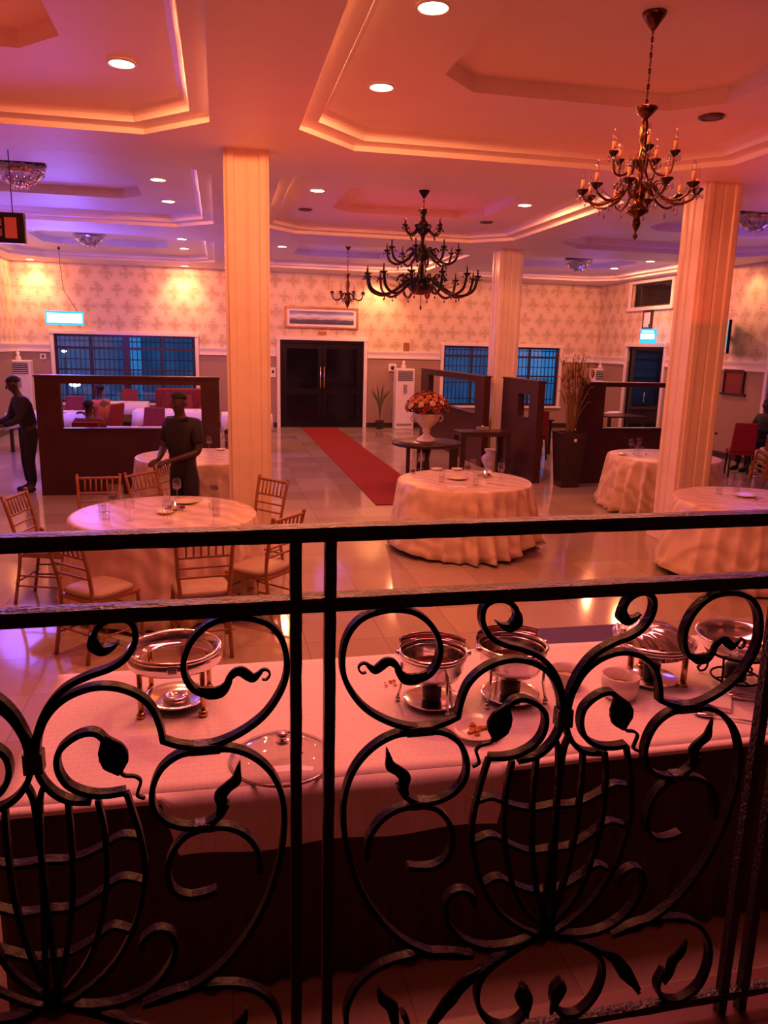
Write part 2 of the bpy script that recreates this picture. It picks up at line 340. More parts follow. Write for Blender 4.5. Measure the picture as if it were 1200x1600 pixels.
casing_b('trim_4', W1); casing_b('trim_5', D1, False); casing_b('trim_6', W2)
def casing_r(name, w, low):
    t = MB(); g = .10
    t.box(XR-.05, XR+.02, w[0]-g, w[0], w[2], w[3]); t.box(XR-.05, XR+.02, w[1], w[1]+g, w[2], w[3])
    t.box(XR-.065, XR+.02, w[0]-g-.02, w[1]+g+.02, w[3], min(w[3]+g, 3.99))
    if low: t.box(XR-.065, XR+.02, w[0]-g-.02, w[1]+g+.02, w[2]-.09, w[2])
    struct(name, t, 'trim', .006)
casing_r('trim_7', W3, True); casing_r('trim_8', D2, False); casing_r('trim_9', D3, False)
t = MB()
for a, b in ((XL, D1[0]-.09), (D1[1]+.09, XR)): t.box(a, b, YB-.03, YB, 0, .13)
struct('baseboard_back', t, 'black_base', .004)
t = MB()
for a, b in ((0, D3[0]-.1), (D3[1]+.1, D2[0]-.1), (D2[1]+.1, YB-.03)): t.box(XR-.03, XR, a, b, 0, .13)
struct('baseboard_right', t, 'black_base', .004)
t = MB(); t.box(XL, XL+.03, 0, YB-.03, 0, .13); struct('baseboard_left', t, 'black_base', .004)

# windows of the back wall: frame, glass, security bars outside
def window_b(n, w, vx, hz):
    t = MB(); g = .055; y0, y1 = YB+.04, YB+.12
    t.box(w[0], w[0]+g, y0, y1, w[2], w[3]); t.box(w[1]-g, w[1], y0, y1, w[2], w[3]); t.box(w[0]+g, w[1]-g, y0, y1, w[2], w[2]+g); t.box(w[0]+g, w[1]-g, y0, y1, w[3]-g, w[3])
    for x, k in vx: t.box(x-k/2, x+k/2, y0, y1, w[2]+g, w[3]-g)
    for z, k in hz: t.box(w[0]+g, w[1]-g, y0+.005, y1-.005, z-k/2, z+k/2)
    fr = struct('window_%d' % n, t, 'winframe')
    p = MB(); p.box(w[0]+g, w[1]-g, YB+.075, YB+.081, w[2]+g, w[3]-g); p.build('window_pane', 'pane', fr)
    b = MB()
    k = w[0]+.1
    while k < w[1]: b.box(k-.009, k+.009, YB+.2, YB+.22, w[2]-.1, w[3]); k += .115
    for z in (.8, 1.25, 1.7, 2.15): b.box(w[0], w[1], YB+.195, YB+.225, z-.012, z+.012)
    b.build('security_bars', 'bars', fr)
window_b(1, W1, [(-3.12, .06), (-2.28, .17), (-1.4, .06)], [(1.98, .06), (1.45, .04)])
window_b(2, W2, [(6.9, .06), (7.78, .17), (8.62, .06)], [(1.98, .06), (1.45, .04)])
t = MB(); g = .05
for a, b, c, d in ((W3[0], W3[0]+g, W3[2], W3[3]), (W3[1]-g, W3[1], W3[2], W3[3]), (W3[0]+g, W3[1]-g, W3[2], W3[2]+g), (W3[0]+g, W3[1]-g, W3[3]-g, W3[3])): t.box(XR+.09, XR+.16, a, b, c, d)
fr = struct('window_3', t, 'winframe')
p = MB(); p.box(XR+.12, XR+.13, W3[0]+g, W3[1]-g, W3[2]+g, W3[3]-g); p.build('window_pane', 'darkpane', fr)
# outside: neighbouring facades, a lamp, all beyond the glass, in blue dusk
ob = MB(); ob.box(-9, -3.2, 27, 30, -.1, 5); ob.box(-2.7, .4, 29, 32, -.1, 4.2)
o = ob.build('neighbouring_building', 'facade'); tag(o, 'pale building outside beyond the left window', 'building')
ob = MB(); ob.box(6.5, 10.4, 28, 31, -.1, 4.5); o = ob.build('neighbouring_building', 'facade'); tag(o, 'pale building outside beyond the window right of the door', 'building')
gd = MB(); gd.box(-40, 50, YB+.25, 60, -.25, -.13); struct('ground', gd, 'facade')
for (u, v, yy, lab) in ((100, 547, 24, 'small white outdoor lamp seen high in the left window'), (117, 599, 23, 'bright wide outdoor lamp seen low in the left window')):
    q = Py(u, v, yy); big = yy == 23
    o = thing('outdoor_lamp', lab, 'outdoor light', (q.x, q.y, -.13))
    h = q.z+.13
    MB().tube([(0, 0, 0), (0, 0, h-.06)], .03, 8).build('pole', 'bars', o)
    b = MB(); b.lathe([(.02, .07), (.16 if big else .1, .02), (.17 if big else .1, 0)], 16, (0, 0, h)); b.build('lamp_hood', 'bars', o)
    b = MB(); b.ball((0, 0, h-.03), .15 if big else .075, 14, 8, (1, .6, .45)); b.build('lamp_bulb', 'outlamp', o)

# double entrance door
t = MB(); g = .07; y0, y1 = YB+.03, YB+.12
t.box(D1[0], D1[0]+g, y0, y1, 0, D1[3]); t.box(D1[1]-g, D1[1], y0, y1, 0, D1[3]); t.box(D1[0]+g, D1[1]-g, y0, y1, D1[3]-.08, D1[3])
dr = struct('door_1', t, 'doorframe', .004)
mid = (D1[0]+D1[1])/2
for s in (-1, 1):
    a, b = (D1[0]+g, mid-.004) if s < 0 else (mid+.004, D1[1]-g)
    l = MB(); k = .11
    l.box(a, a+k, y0+.01, y1-.02, .01, D1[3]-.09); l.box(b-k, b, y0+.01, y1-.02, .01, D1[3]-.09)
    for z0, z1 in ((.01, .16), (.88, 1.03), (2.08, D1[3]-.09)): l.box(a+k, b-k, y0+.01, y1-.02, z0, z1)
    leaf = l.build('door_leaf', 'doorframe', dr)
    p = MB(); p.box(a+k, b-k, y0+.03, y0+.04, .16, .88); p.box(a+k, b-k, y0+.03, y0+.04, 1.03, 2.08); p.build('door_glass', 'darkpane', leaf)
    hx = mid+s*.05
    h = MB(); h.tube([(hx, y0-.05, 1.06), (hx, y0-.05, 1.62)], .016, 8); h.tube([(hx, y0-.05, 1.12), (hx, y0+.02, 1.12)], .01, 6); h.tube([(hx, y0-.05, 1.56), (hx, y0+.02, 1.56)], .01, 6); h.build('door_handle', 'steel', leaf)
st = MB(); st.box(D1[0]-.02, D1[1]+.02, YB-.02, YB+.2, 0, .012); struct('trim_10', st, 'black_base')
bk = MB(); bk.box(D1[0]-.05, D1[1]+.05, YB+.16, YB+.19, 0, D1[3]); struct('door_4', bk, 'darkpane')
for n, w in ((2, D2), (3, D3)):
    t = MB(); t.box(XR+.04, XR+.12, w[0], w[0]+.07, 0, w[3]); t.box(XR+.04, XR+.12, w[1]-.07, w[1], 0, w[3]); t.box(XR+.04, XR+.12, w[0]+.07, w[1]-.07, w[3]-.07, w[3])
    d = struct('door_%d' % n, t, 'doorframe', .004)
    l = MB(); mid2 = (w[0]+w[1])/2
    l.box(XR+.055, XR+.1, w[0]+.07, mid2-.003, .01, w[3]-.07); l.box(XR+.055, XR+.1, mid2+.003, w[1]-.07, .01, w[3]-.07); lf = l.build('door_leaf', 'darkpane' if n == 2 else 'darkwood', d, .004)
    h = MB(); h.tube([(XR+.02, mid2-.08, .95), (XR+.02, mid2-.08, 1.2)], .014, 8); h.tube([(XR+.02, mid2-.08, .98), (XR+.06, mid2-.08, .98)], .009, 6); h.tube([(XR+.02, mid2-.08, 1.17), (XR+.06, mid2-.08, 1.17)], .009, 6); h.build('door_handle', 'steel', lf)

# raised stage edge the railing stands on
st = MB(); st.box(XL, XR, YF, 1.30, .02, .80); struct('floor.001', st, 'landing', .01)

# ------------------------------------------------------------------ columns
def column(x, y, w, label):
    o = thing('column', label, 'column', (x, y, 0))
    h = w/2; r = .03
    # shaft with stepped corners and shallow flutes on each face
    prof = [(-h+.09, -h), (-h+.105, -h+.018), (-.02, -h+.018), (0, -h+.03), (.02, -h+.018), (h-.105, -h+.018), (h-.09, -h)]
    ringp = []
    for k in range(4):
        a = k*pi/2
        base = [(-h+.035, -h+.0)]+prof+[(h-.035, -h+.0)]
        for px, py in base: ringp.append((px*cos(a)-py*sin(a), px*sin(a)+py*cos(a)))
        cx, cy = h-.035, -h+.035; ringp.append((cx*cos(a)-cy*sin(a), cx*sin(a)+cy*cos(a)))
    n = len(ringp); b = MB()
    b.add([(px, py, .2) for px, py in ringp]+[(px, py, ZC) for px, py in ringp], [(i, (i+1) % n, n+(i+1) % n, n+i) for i in range(n)]); b.build('shaft', 'column', o)
    b = MB(); b.box(-h-.03, h+.03, -h-.03, h+.03, 0, .16); b.box(-h-.012, h+.012, -h-.012, h+.012, .16, .22); b.build('plinth', 'column', o, .008)
    return o
column(.30, 8.12, .43, 'cream fluted column between the round tables, left of the red carpet')
column(5.37, 14.2, .46, 'cream fluted column behind the dark console table')
column(5.37, 8.0, .45, 'cream fluted column in front of the right round tables')

# ------------------------------------------------------------------ ceiling fittings
def downlight(x, y, z, label, lit=True, proto=[]):
    key = 0 if lit else 1
    while len(proto) < 2: proto.append(None)
    if proto[key] is None:
        o = thing('recessed_light', label, 'ceiling light', (x, y, z), 0, 'recessed ceiling lights')
        b = MB(); b.lathe([(.085, -.002), (.088, -.012), (.105, -.014), (.108, -.001)], 28, cap0=False, cap1=False); b.build('trim_ring', 'plastic' if lit else 'antique', o)
        b = MB(); b.lathe([(.086, -.008), (.05, -.012), (.0, -.013)], 28, cap0=True); b.build('lamp_lens', 'lamp' if lit else 'greyplastic', o)
        proto[key] = o
        return o
    return dup(proto[key], (x, y, z), 0, label, 'recessed ceiling lights')
spots = []
def spot(x, y, z, e, col=(1, .26, .095), ang=128, blend=.7, tgt=None):  # used for the real downlights and for added fill beams
    l = bpy.data.lights.new('downlight_or_fill', 'SPOT'); l.energy = e; l.color = col; l.spot_size = radians(ang); l.spot_blend = blend; l.shadow_soft_size = .06
    o = bpy.data.objects.new('downlight_or_fill', l); COL.objects.link(o); o.location = (x, y, z)
    if tgt: o.rotation_euler = (Vector(tgt)-Vector((x, y, z))).to_track_quat('-Z', 'Y').to_euler()
    spots.append(o); return o
E_DL = 95
for u, v, z, lab, lit in (
 (190, 98, 4.15, 'lit recessed light in the left ceiling tray nearest the railing', 1), (596, 135, 4.15, 'lit recessed light in the centre tray, just left of its raised panel', 1),
 (677, 10, 4.15, 'lit recessed light at the very top of the view', 1), (247, 280, 4.15, 'upper of two lit recessed lights left of the left column top', 1),
 (263, 314, 4.15, 'lower of two lit recessed lights left of the left column top', 1), (496, 297, 4.15, 'lit recessed light left of the black chandelier canopy', 1),
 (820, 320, 4.15, 'lit recessed light between black chandelier and gold chandelier', 1), (284, 373, 4.15, 'lit recessed light far left, nearer of a small pair beside the column', 1),
 (288, 388, 4.15, 'lit recessed light far left, farther of a small pair beside the column', 1), (441, 385, 4.15, 'lit recessed light above the picture, right beside the left column', 1),
 (629, 408, 4.15, 'far lit recessed light seen through the black chandelier', 1), (960, 419, 4.15, 'lit recessed light nearest the back right corner', 1), (1016, 408, 4.15, 'lit recessed light near the right wall high window', 1),
 (54, 408, 4.0, 'lit recessed light over the left end of the back wall', 1), (291, 421, 4.0, 'lit recessed light over the back wall beside the left column', 1),
 (1112, 182, 4.15, 'unlit dark recessed light right of the gold chandelier', 0), (760, 347, 4.15, 'unlit dark recessed light right of the black chandelier', 0), (477, 327, 4.15, 'unlit dark recessed light right of the left column top', 0)):
    q = Pz(u, v, z)
    if z == 4.0: q = Pz(u, v, z); q.y = min(q.y, 20.1)
    downlight(q.x, q.y, z+(.002 if z == 4.0 else 0), lab, bool(lit))
    if lit: spot(q.x, q.y, z-.035, (E_DL*1.05 if q.y < 8 else (E_DL*.45 if q.x < 0 else E_DL*1.35)) if z > 4.1 else E_DL*.5, ang=180, blend=.01)
q = Pz(1165, 420, 4.0); 

def crystal_lamp(x, y, label):
    o = thing('crystal_ceiling_lamp', label, 'ceiling lamp', (x, y, 4.27), 0, 'crystal ceiling lamps')
    b = MB(); b.lathe([(.30, 0), (.32, -.03), (.30, -.05)], 32); b.build('ceiling_plate', 'dark_metal', o)
    b = MB(); b.lathe([(.295, -.05), (.28, -.12), (.2, -.2), (.1, -.27), (.0, -.30)], 32, rf=lambda a, j: 1+.05*cos(16*a)); b.build('crystal_basket', 'crystal', o)
    b = MB()
    for k in range(24):
        for rr, zz in ((.27, -.13), (.18, -.21), (.09, -.27)):
            if rr < .2 and k % 2: continue
            a = 2*pi*k/24; b.ball((rr*cos(a), rr*sin(a), zz-.01), .022, 6, 4, (1, 1, 1.3))
    b.build('crystal_drops', 'crystal', o)['kind'] = 'stuff'
    return o
CLP = []
for u, v, lab in ((28, 252, 'crystal ceiling lamp at the left edge, above the hanging board'), (139, 361, 'small far crystal ceiling lamp over the back left tables'), (905, 402, 'small far crystal ceiling lamp near the back right corner'), (1185, 328, 'crystal ceiling lamp right of the right column top')):
    q = Pz(u, v, 4.27); crystal_lamp(q.x, q.y, lab); CLP.append(q)

# ------------------------------------------------------------------ chandeliers
def chandelier(name, label, top, z_col, tiers, mt, mt2, pan, x, y, arm_r, candle_h, bulbs=True, crystals=True):
    """tiers: (radius, number, hub height, arm-end height, dip, phase); heights are world z"""
    o = thing(name, label, 'chandelier', (x, y, top), 0)
    b = MB(); b.lathe([(.075, 0), (.07, -.02), (.03, -.075), (.012, -.1)], 20); b.build('ceiling_canopy', mt, o)
    b = MB(); L = top-z_col; nlk = max(4, int(L/.05))
    for k in range(nlk):
        z = -.09-(L-.09)*k/nlk; h = (L-.09)/nlk*.66; b.tube([( .009*cos(a)*(1 if k % 2 else .1), .009*cos(a)*(.1 if k % 2 else 1), z-h/2+h/1.6*sin(a)) for a in [2*pi*i/8 for i in range(9)]], .0035, 5)
    b.tube([(0, 0, -.08), (0, 0, -L)], .0035, 5); b.build('chain', mt, o)
    return o
def column_profile(o, zs, mt, name='stem'):
    b = MB(); b.lathe(zs, 20); return b.build(name, mt, o)
def arms(o, R, n, zh, ze, dip, phase, r, mt, panm, rp, ch, bulb=True, drops=True, r0=.03):
    first = None
    for k in range(n):
        if first is None:
            a = MB(); pts = catmull([(r0, 0, zh), (R*.22, 0, zh+.05), (R*.42, 0, zh-dip*.45), (R*.68, 0, zh-dip), (R*.92, 0, zh-dip*.6), (R*1.0, 0, ze-.02)], 6)
            a.tube(pts, r, 6); ring_ = [(R*.36+.04*cos(t)*R/.45, 0, zh+.03+.04*sin(t)*R/.45) for t in [i*2*pi/10*.85 for i in range(11)]]; a.tube(ring_, r*.7, 5)
            first = a.build('arm', mt, o)
            p = MB(); p.lathe([(.01, -.035), (rp*.4, -.028), (rp, 0), (rp*.95, .004), (.012, -.012)], 14, (R, 0, ze)); p.build('drip_pan', panm, first)
            c = MB(); c.lathe([(.011, 0), (.011, ch)], 10, (R, 0, ze)); c.build('candle_sleeve', 'candle' if bulb else mt, first)
            if bulb:
                c = MB(); c.lathe([(.009, 0), (.016, .02), (.012, .045), (.002, .075)], 10, (R, 0, ze+ch)); c.build('candle_bulb', 'bulb', first)
            if drops:
                c = MB()
                for t in range(5):
                    q = 2*pi*t/5; c.tube([(R+rp*.9*cos(q), rp*.9*sin(q), ze-.002), (R+rp*.9*cos(q), rp*.9*sin(q), ze-.03)], .0015, 4); c.ball((R+rp*.9*cos(q), rp*.9*sin(q), ze-.045), .009, 6, 4, (1, 1, 1.8))
                c.tube(catmull([(R*.15, 0, zh+.09), (R*.45, 0, zh-.06), (R*.9, 0, ze-.03)], 5), .0028, 4); c.ball((R*.68, 0, zh-dip-.05), .011, 6, 4, (1, 1, 2))
                c.build('crystal_drops', 'crystal' if bulb else mt, first)['kind'] = 'stuff'
            kids = list(first.children); first.rotation_euler.z = phase; continue
        c = first.copy(); COL.objects.link(c); c.parent = o; c.rotation_euler.z = phase+2*pi*k/n
        for g in kids: d = g.copy(); COL.objects.link(d); d.parent = c
# right: gold, two circles of arms
q = Pz(1023, 20, 4.27); GX, GY = q.x, q.y
zr = lambda u, v: Py(u, v, GY).z-4.27
o = chandelier('chandelier', 'antique gold chandelier with candle lights, large, at the upper right', 4.27, 4.27+zr(1012, 168), [], 'antique', 'antique', 'dark_metal', GX, GY, .0, .0)
zt, zb = zr(1011, 168), zr(996, 375)
H = zt-zb
column_profile(o, [(.004, zb), (.018, zb+.02), (.006, zb+.045), (.022, zb+.08), (.03, zb+.1), (.02, zb+.14), (.075, zb+.17), (.07, zb+.19), (.03, zb+.22), (.04, zb+.26), (.045, zb+.3), (.025, zb+.36), (.016, zb+.42), (.03, zb+.48), (.034, zb+.52), (.016, zb+.56), (.026, zt-.2), (.032, zt-.14), (.016, zt-.07), (.03, zt-.055), (.075, zt-.01), (.07, zt), (.006, zt+.005)], 'antique')
arms(o, .36, 10, zb+.29, zr(932, 292), .07, .25, .0085, 'antique', 'dark_metal', .042, .065)
arms(o, .20, 5, zb+.44, zr(1035, 243), .05, .6, .0075, 'antique', 'dark_metal', .036, .06)
# centre: black, three circles
q = Pz(663, 298, 4.27); BX, BY = q.x, q.y
zr = lambda u, v: Py(u, v, BY).z-4.27
o = chandelier('chandelier', 'black three tier candle chandelier over the centre of the hall', 4.27, 4.27+zr(663, 327), [], 'blackc', 'blackc', 'blackc', BX, BY, 0, 0)
zt, zb = zr(662, 327), zr(657, 461)
column_profile(o, [(.01, zb-.2), (.015, zb-.17), (.004, zb-.13), (.004, zb), (.13, zb+.01), (.19, zb+.1), (.17, zb+.18), (.06, zb+.24), (.045, zb+.4), (.02, zb+.44), (.12, zb+.5), (.13, zb+.56), (.06, zb+.62), (.025, zb+.7), (.03, zb+.78), (.09, zb+.84), (.1, zb+.9), (.05, zb+.97), (.03, zt-.14), (.045, zt-.05), (.08, zt-.01), (.07, zt), (.01, zt+.01)], 'blackc')
arms(o, .78, 12, zb+.16, zr(585, 428), .17, .1, .02, 'blackc', 'blackc', .055, .1, False)
arms(o, .50, 8, zb+.54, zr(612, 388), .13, .35, .018, 'blackc', 'blackc', .05, .09, False)
arms(o, .27, 6, zb+.87, zr(640, 352), .07, .2, .015, 'blackc', 'blackc', .045, .08, False)
# far: gold, one circle
q = Pz(544, 384, 4.27); FX, FY = q.x, q.y
zr = lambda u, v: Py(u, v, FY).z-4.27
o = chandelier('chandelier', 'small far gold chandelier hanging before the picture', 4.27, 4.27+zr(544, 427), [], 'antique', 'antique', 'dark_metal', FX, FY, 0, 0)
zt, zb = zr(544, 427), zr(543, 482)
column_profile(o, [(.004, zb), (.02, zb+.03), (.05, zb+.1), (.08, zb+.16), (.05, zb+.24), (.03, zb+.4), (.05, zb+.5), (.02, zb+.6), (.03, zt-.06), (.07, zt-.01), (.006, zt)], 'antique')
arms(o, .36, 8, zb+.26, zr(520, 456), .09, .2, .011, 'antique', 'dark_metal', .045, .08)

# ------------------------------------------------------------------ things on the walls and hung from the ceiling
a, b_ = Py(445, 478, YB), Py(560, 515, YB)
o = thing('picture_frame', 'wide gilt framed landscape picture above the double door', 'picture', (2.69, YB-.03, 2.88))
w, h = .97, .275
b = MB()
for x0, x1, z0, z1 in ((-w, w, h-.05, h), (-w, w, -h, -h+.05), (-w, -w+.05, -h+.05, h-.05), (w-.05, w, -h+.05, h-.05)): b.box(x0, x1, -.03, .025, z0, z1)
b.build('frame', 'gild', o, .01)
b = MB(); b.box(-w+.05, w-.05, .0, .02, -h+.05, h-.05); b.build('mount', 'mount', o)
b = MB(); b.box(-w+.12, w-.12, -.006, .0, -h+.11, h-.11); b.build('print', 'print', o)
def plate(name, label, cat, x, z, w, h, mt, d=.02):
    b = MB(); b.box(-w/2, w/2, -d, 0, -h/2, h/2); o = b.build(name, mt, None, .004); o.location = (x, YB-.001, z); return tag(o, label, cat)
plate('door_sign', 'small dark brass plate between the picture and the double door', 'sign', 2.70, 2.49, .22, .09, 'gild')
plate('wall_plaque', 'small reddish plaque on the wallpaper above the tall air conditioner', 'plaque', 5.0, 2.17, .16, .26, 'gild')
o = thing('wall_switch', 'white switch box beside the left edge of the double door', 'switch', (1.40, YB, 1.45))
b = MB(); b.box(-.07, .07, -.035, 0, -.13, .13); b.build('box', 'plastic', o, .008)
b = MB(); b.box(-.03, .03, -.045, -.035, -.02, .06); b.build('rocker', 'greyplastic', o, .003)
o = thing('wall_socket', 'white socket box with dark round face left of the air conditioner', 'socket', (4.62, YB, 1.63))
b = MB(); b.box(-.11, .11, -.06, 0, -.1, .1); b.build('box', 'plastic', o, .012)
b = MB(); b.lathe([(.055, 0), (.05, .02)], 20); f = b.build('face', 'greyplastic', o); f.location = (0, -.06, 0); f.rotation_euler.x = pi/2
o = thing('wall_switch', 'small white switch plate on the left lower wall beside the window', 'switch', (-4.25, YB, 1.75))
b = MB(); b.box(-.07, .07, -.02, 0, -.07, .07); b.build('box', 'plastic', o, .006); b = MB(); b.box(-.025, .025, -.028, -.02, -.03, .03); b.build('rocker', 'greyplastic', o)

def exit_sign(c, w, h, rz, top, label, bands):
    o = thing('exit_sign', label, 'lit sign', c, rz)
    b = MB(); b.box(-w/2, w/2, -.03, .03, -h/2, h/2); b.build('housing', 'exitblue', o, .012)
    b = MB()
    if bands: b.box(-w/2+.03, w/2-.03, -.036, -.03, -.07, .055); b.box(-w/2+.06, w/2-.06, -.036, -.03, .09, .12)
    else: b.box(-w/2+.04, w/2-.03, -.036, -.03, -h/2+.05, h/2-.05)
    b.build('lit_face', 'exitglow', o)
    b = MB()
    if bands: b.beam((0, .02, h/2), (0, .02, h/2+.12), .06, .03)
    else:
        b.tube([(-w*.04, 0, top), (-w*.03, .01, 1.1), (w*.02, 0, .6), (w*.35, 0, h/2)], .007, 6); b.ball((-w*.04, 0, top-.03), .03, 8, 5)
    b.build('hanging_cable', 'greyplastic', o)
    return o
q = Py(101, 497, 18.6)
exit_sign((q.x, q.y, q.z), .80, .30, 0, 4.15-q.z, 'bright bluish white lit sign hung by a cable above the left window', False)
q = Px(1013, 525, XR-.35)
exit_sign(q, .42, .34, radians(-62), 0, 'small cyan banded lit sign on the right wall above the side door', True)
b = MB(); b.beam((q.x, q.y, q.z+.17), (XR, q.y+.1, q.z+.26), .03, .03)
o = thing('picture_frame', 'small dark framed notice on the right wall above the lit sign', 'picture', Px(1012, 500, XR-.02), radians(-90))
b = MB(); b.box(-.22, .22, -.02, .02, -.26, .26); b.build('frame', 'blackwood', o, .006); b = MB(); b.box(-.14, .14, -.028, -.02, -.18, .18); b.build('notice', 'mount', o)
# flat screen seen edge-on on the right wall
q = Px(1140, 527, XR-.37)
o = thing('television', 'flat television on the right wall just beside the right column', 'television', (XR-.395, q.y, q.z), radians(54+180+1))
b = MB(); b.box(-.55, .55, -.03, .03, -.33, .33); b.build('casing', 'screen', o, .01); b = MB(); b.box(-.53, .53, -.034, -.03, -.31, .31); b.build('display', 'tvglow', o)
b = MB(); b.box(-.67, -.55, -.02, .02, -.06, .06); b.build('bracket', 'greyplastic', o)
# niche shelf with frame lower on the right wall
q = Px(1150, 598, XR-.04)
o = thing('picture_frame', 'dark framed picture low on the right wall beside the right column', 'picture', (XR-.025, q.y+.1, q.z), radians(-90))
b = MB()
for x0, x1, z0, z1 in ((-.33, .33, .22, .27), (-.4, .4, -.27, -.22), (-.33, -.28, -.22, .22), (.28, .33, -.22, .22)): b.box(x0, x1, -.025, .025, z0, z1)
b.build('frame', 'darkwood', o, .005); b = MB(); b.box(-.28, .28, 0, .02, -.22, .22); b.build('print', 'redfl', o)

# dark board hanging at the upper left
q = Py(8, 358, 9.2); ql = Py(41, 358, 9.2)
o = thing('hanging_board', 'black hanging board with grey lettering and an orange panel at the left edge', 'sign board', (ql.x-.42, 9.2, ql.z), radians(-3))
b = MB(); b.box(-.42, .42, -.03, .03, -.155, .155); b.build('board', 'screen', o, .008)
b = MB(); b.box(.22, .34, -.034, -.03, -.105, .105); b.build('orange_panel', 'orange_panel', o)
b = MB()
for x0, x1, z0, z1 in ((-.38, .19, .015, .09), (-.38, .19, -.085, -.012)): b.box(x0, x1, -.033, -.03, z0, z1)
b.build('lettering_panel', 'label_grey', o)
b = MB()
for s in (-.34, .30): b.tube([(s, 0, .155), (s, 0, 4.0-ql.z+.1)], .006, 6)
b.build('hanging_rods', 'greyplastic', o)

# ------------------------------------------------------------------ air conditioners
def air_con(label, x, y, w, h, rz=0, sideways=False):
    o = thing('air_conditioner', label, 'air conditioner', (x, y, 0), rz, 'floor standing air conditioners')
    d = .32
    b = MB(); b.box(-w/2, w/2, -d/2, d/2, .0, h); b.build('cabinet', 'plastic', o, .02)
    b = MB(); b.box(-w/2+.06, w/2-.06, -d/2-.012, -d/2, h-.32, h-.06); b.build('air_outlet', 'greyplastic', o, .004)
    b = MB()
    for k in range(5): b.box(-w/2+.07, w/2-.07, -d/2-.022, -d/2-.012, h-.30+k*.05, h-.285+k*.05)
    b.build('louvres', 'plastic', o)
    b = MB(); b.box(-.05, .05, -d/2-.01, -d/2, h-.66, h-.42); b.build('control_panel', 'greytile', o, .003)
    b = MB(); b.box(-w/2+.05, w/2-.05, -d/2-.01, -d/2, .1, .16); b.build('lower_grille', 'greytile', o, .003)
    b = MB(); b.lathe([(.06, 0), (.07, .06), (.03, .12), (.05, .17), (.0, .22)], 14, (-.02, 0, h)); b.build('top_ornament', 'ceramic', o)
    return o
air_con('white tall air conditioner standing right of the double door', 4.88, 20.25, .52, 1.62)
q = Py(32, 600, 20.2)
air_con('white tall air conditioner by the left end of the back wall', q.x, 20.25, .56, 1.66)
q = Py(937, 600, 20.2)
air_con('white tall air conditioner near the back right corner behind the partition', q.x, 20.2, .56, 1.72)
# palm-like pot plant beside the AC on the right: small plant left of it
q = Pz(604, 668, 0); o = thing('potted_plant', 'thin leafy potted plant left of the air conditioner by the door', 'plant', (4.22, 20.2, 0))
b = MB(); b.lathe([(.09, 0), (.12, .22), (.11, .24)], 16); b.build('pot', 'planter', o)
b = MB()
for k in range(9):
    a = k*2.4; L = .2+.07*(k % 3); b.tube(catmull([(0, 0, .22), (.06*cos(a), .06*sin(a), .7), (L*cos(a), L*.5*sin(a), 1.05+.05*(k % 4))], 4), [.006]*4+[.012, .02, .02, .012, .003][:5], 5)
b.build('leaves', 'leaf', o)

# ------------------------------------------------------------------ partitions
def partition(label, x, y, rz, L, openings, h=1.70, t=.12, posts=()):
    o = thing('partition', label, 'partition', (x, y, 0), rz, 'dark brown dining room partitions')
    b = MB(); wall_holes(0, L, 0, h-.03, openings, lambda a, c, z0, z1: b.box(a, c, -t/2, t/2, z0, z1)); b.build('panel', 'darkwood', o)
    b = MB(); b.box(-.012, L+.012, -t/2-.015, t/2+.015, h-.03, h); b.build('top_cap', 'darkwood', o, .004)
    for a, c, z0, z1 in openings:
        b = MB(); b.box(a, c, -t/2-.02, t/2+.02, z0, z0+.02); b.build('sill', 'blackwood', o)
    return o
partition('dark brown partition with a long opening, behind the left round tables', -2.50, 11.5, 0, 2.50, [(.33, 2.24, .94, 1.58)])
partition('dark brown partition beyond the console table, running towards the back wall', 4.86, 13.55, pi/2, 4.6, [(.5, 3.9, .95, 1.57)])
partition('dark brown partition beside the console, with a small opening', 5.17, 11.80, pi/2, 1.62, [(.35, .85, 1.05, 1.45)])
partition('dark brown partition with a wide opening, behind the right column', 5.86, 11.8, 0, 1.86, [(.42, 1.72, .92, 1.62)])
# side post of left partition seen as a dark box at its left end
# ------------------------------------------------------------------ entrance carpet and floor mat
b = MB(); b.box(2.13, 3.08, 10.3, 20.45, .001, .012); tag(b.build('carpet_runner', 'carpet', None, .004), 'long red carpet runner leading to the double door', 'carpet')
b = MB(); b.box(2.36, 3.22, 5.02, 5.39, .001, .01); tag(b.build('floor_mat', 'mat_blue', None, .003), 'dark blue mat lying on the tiles behind the buffet table', 'mat')

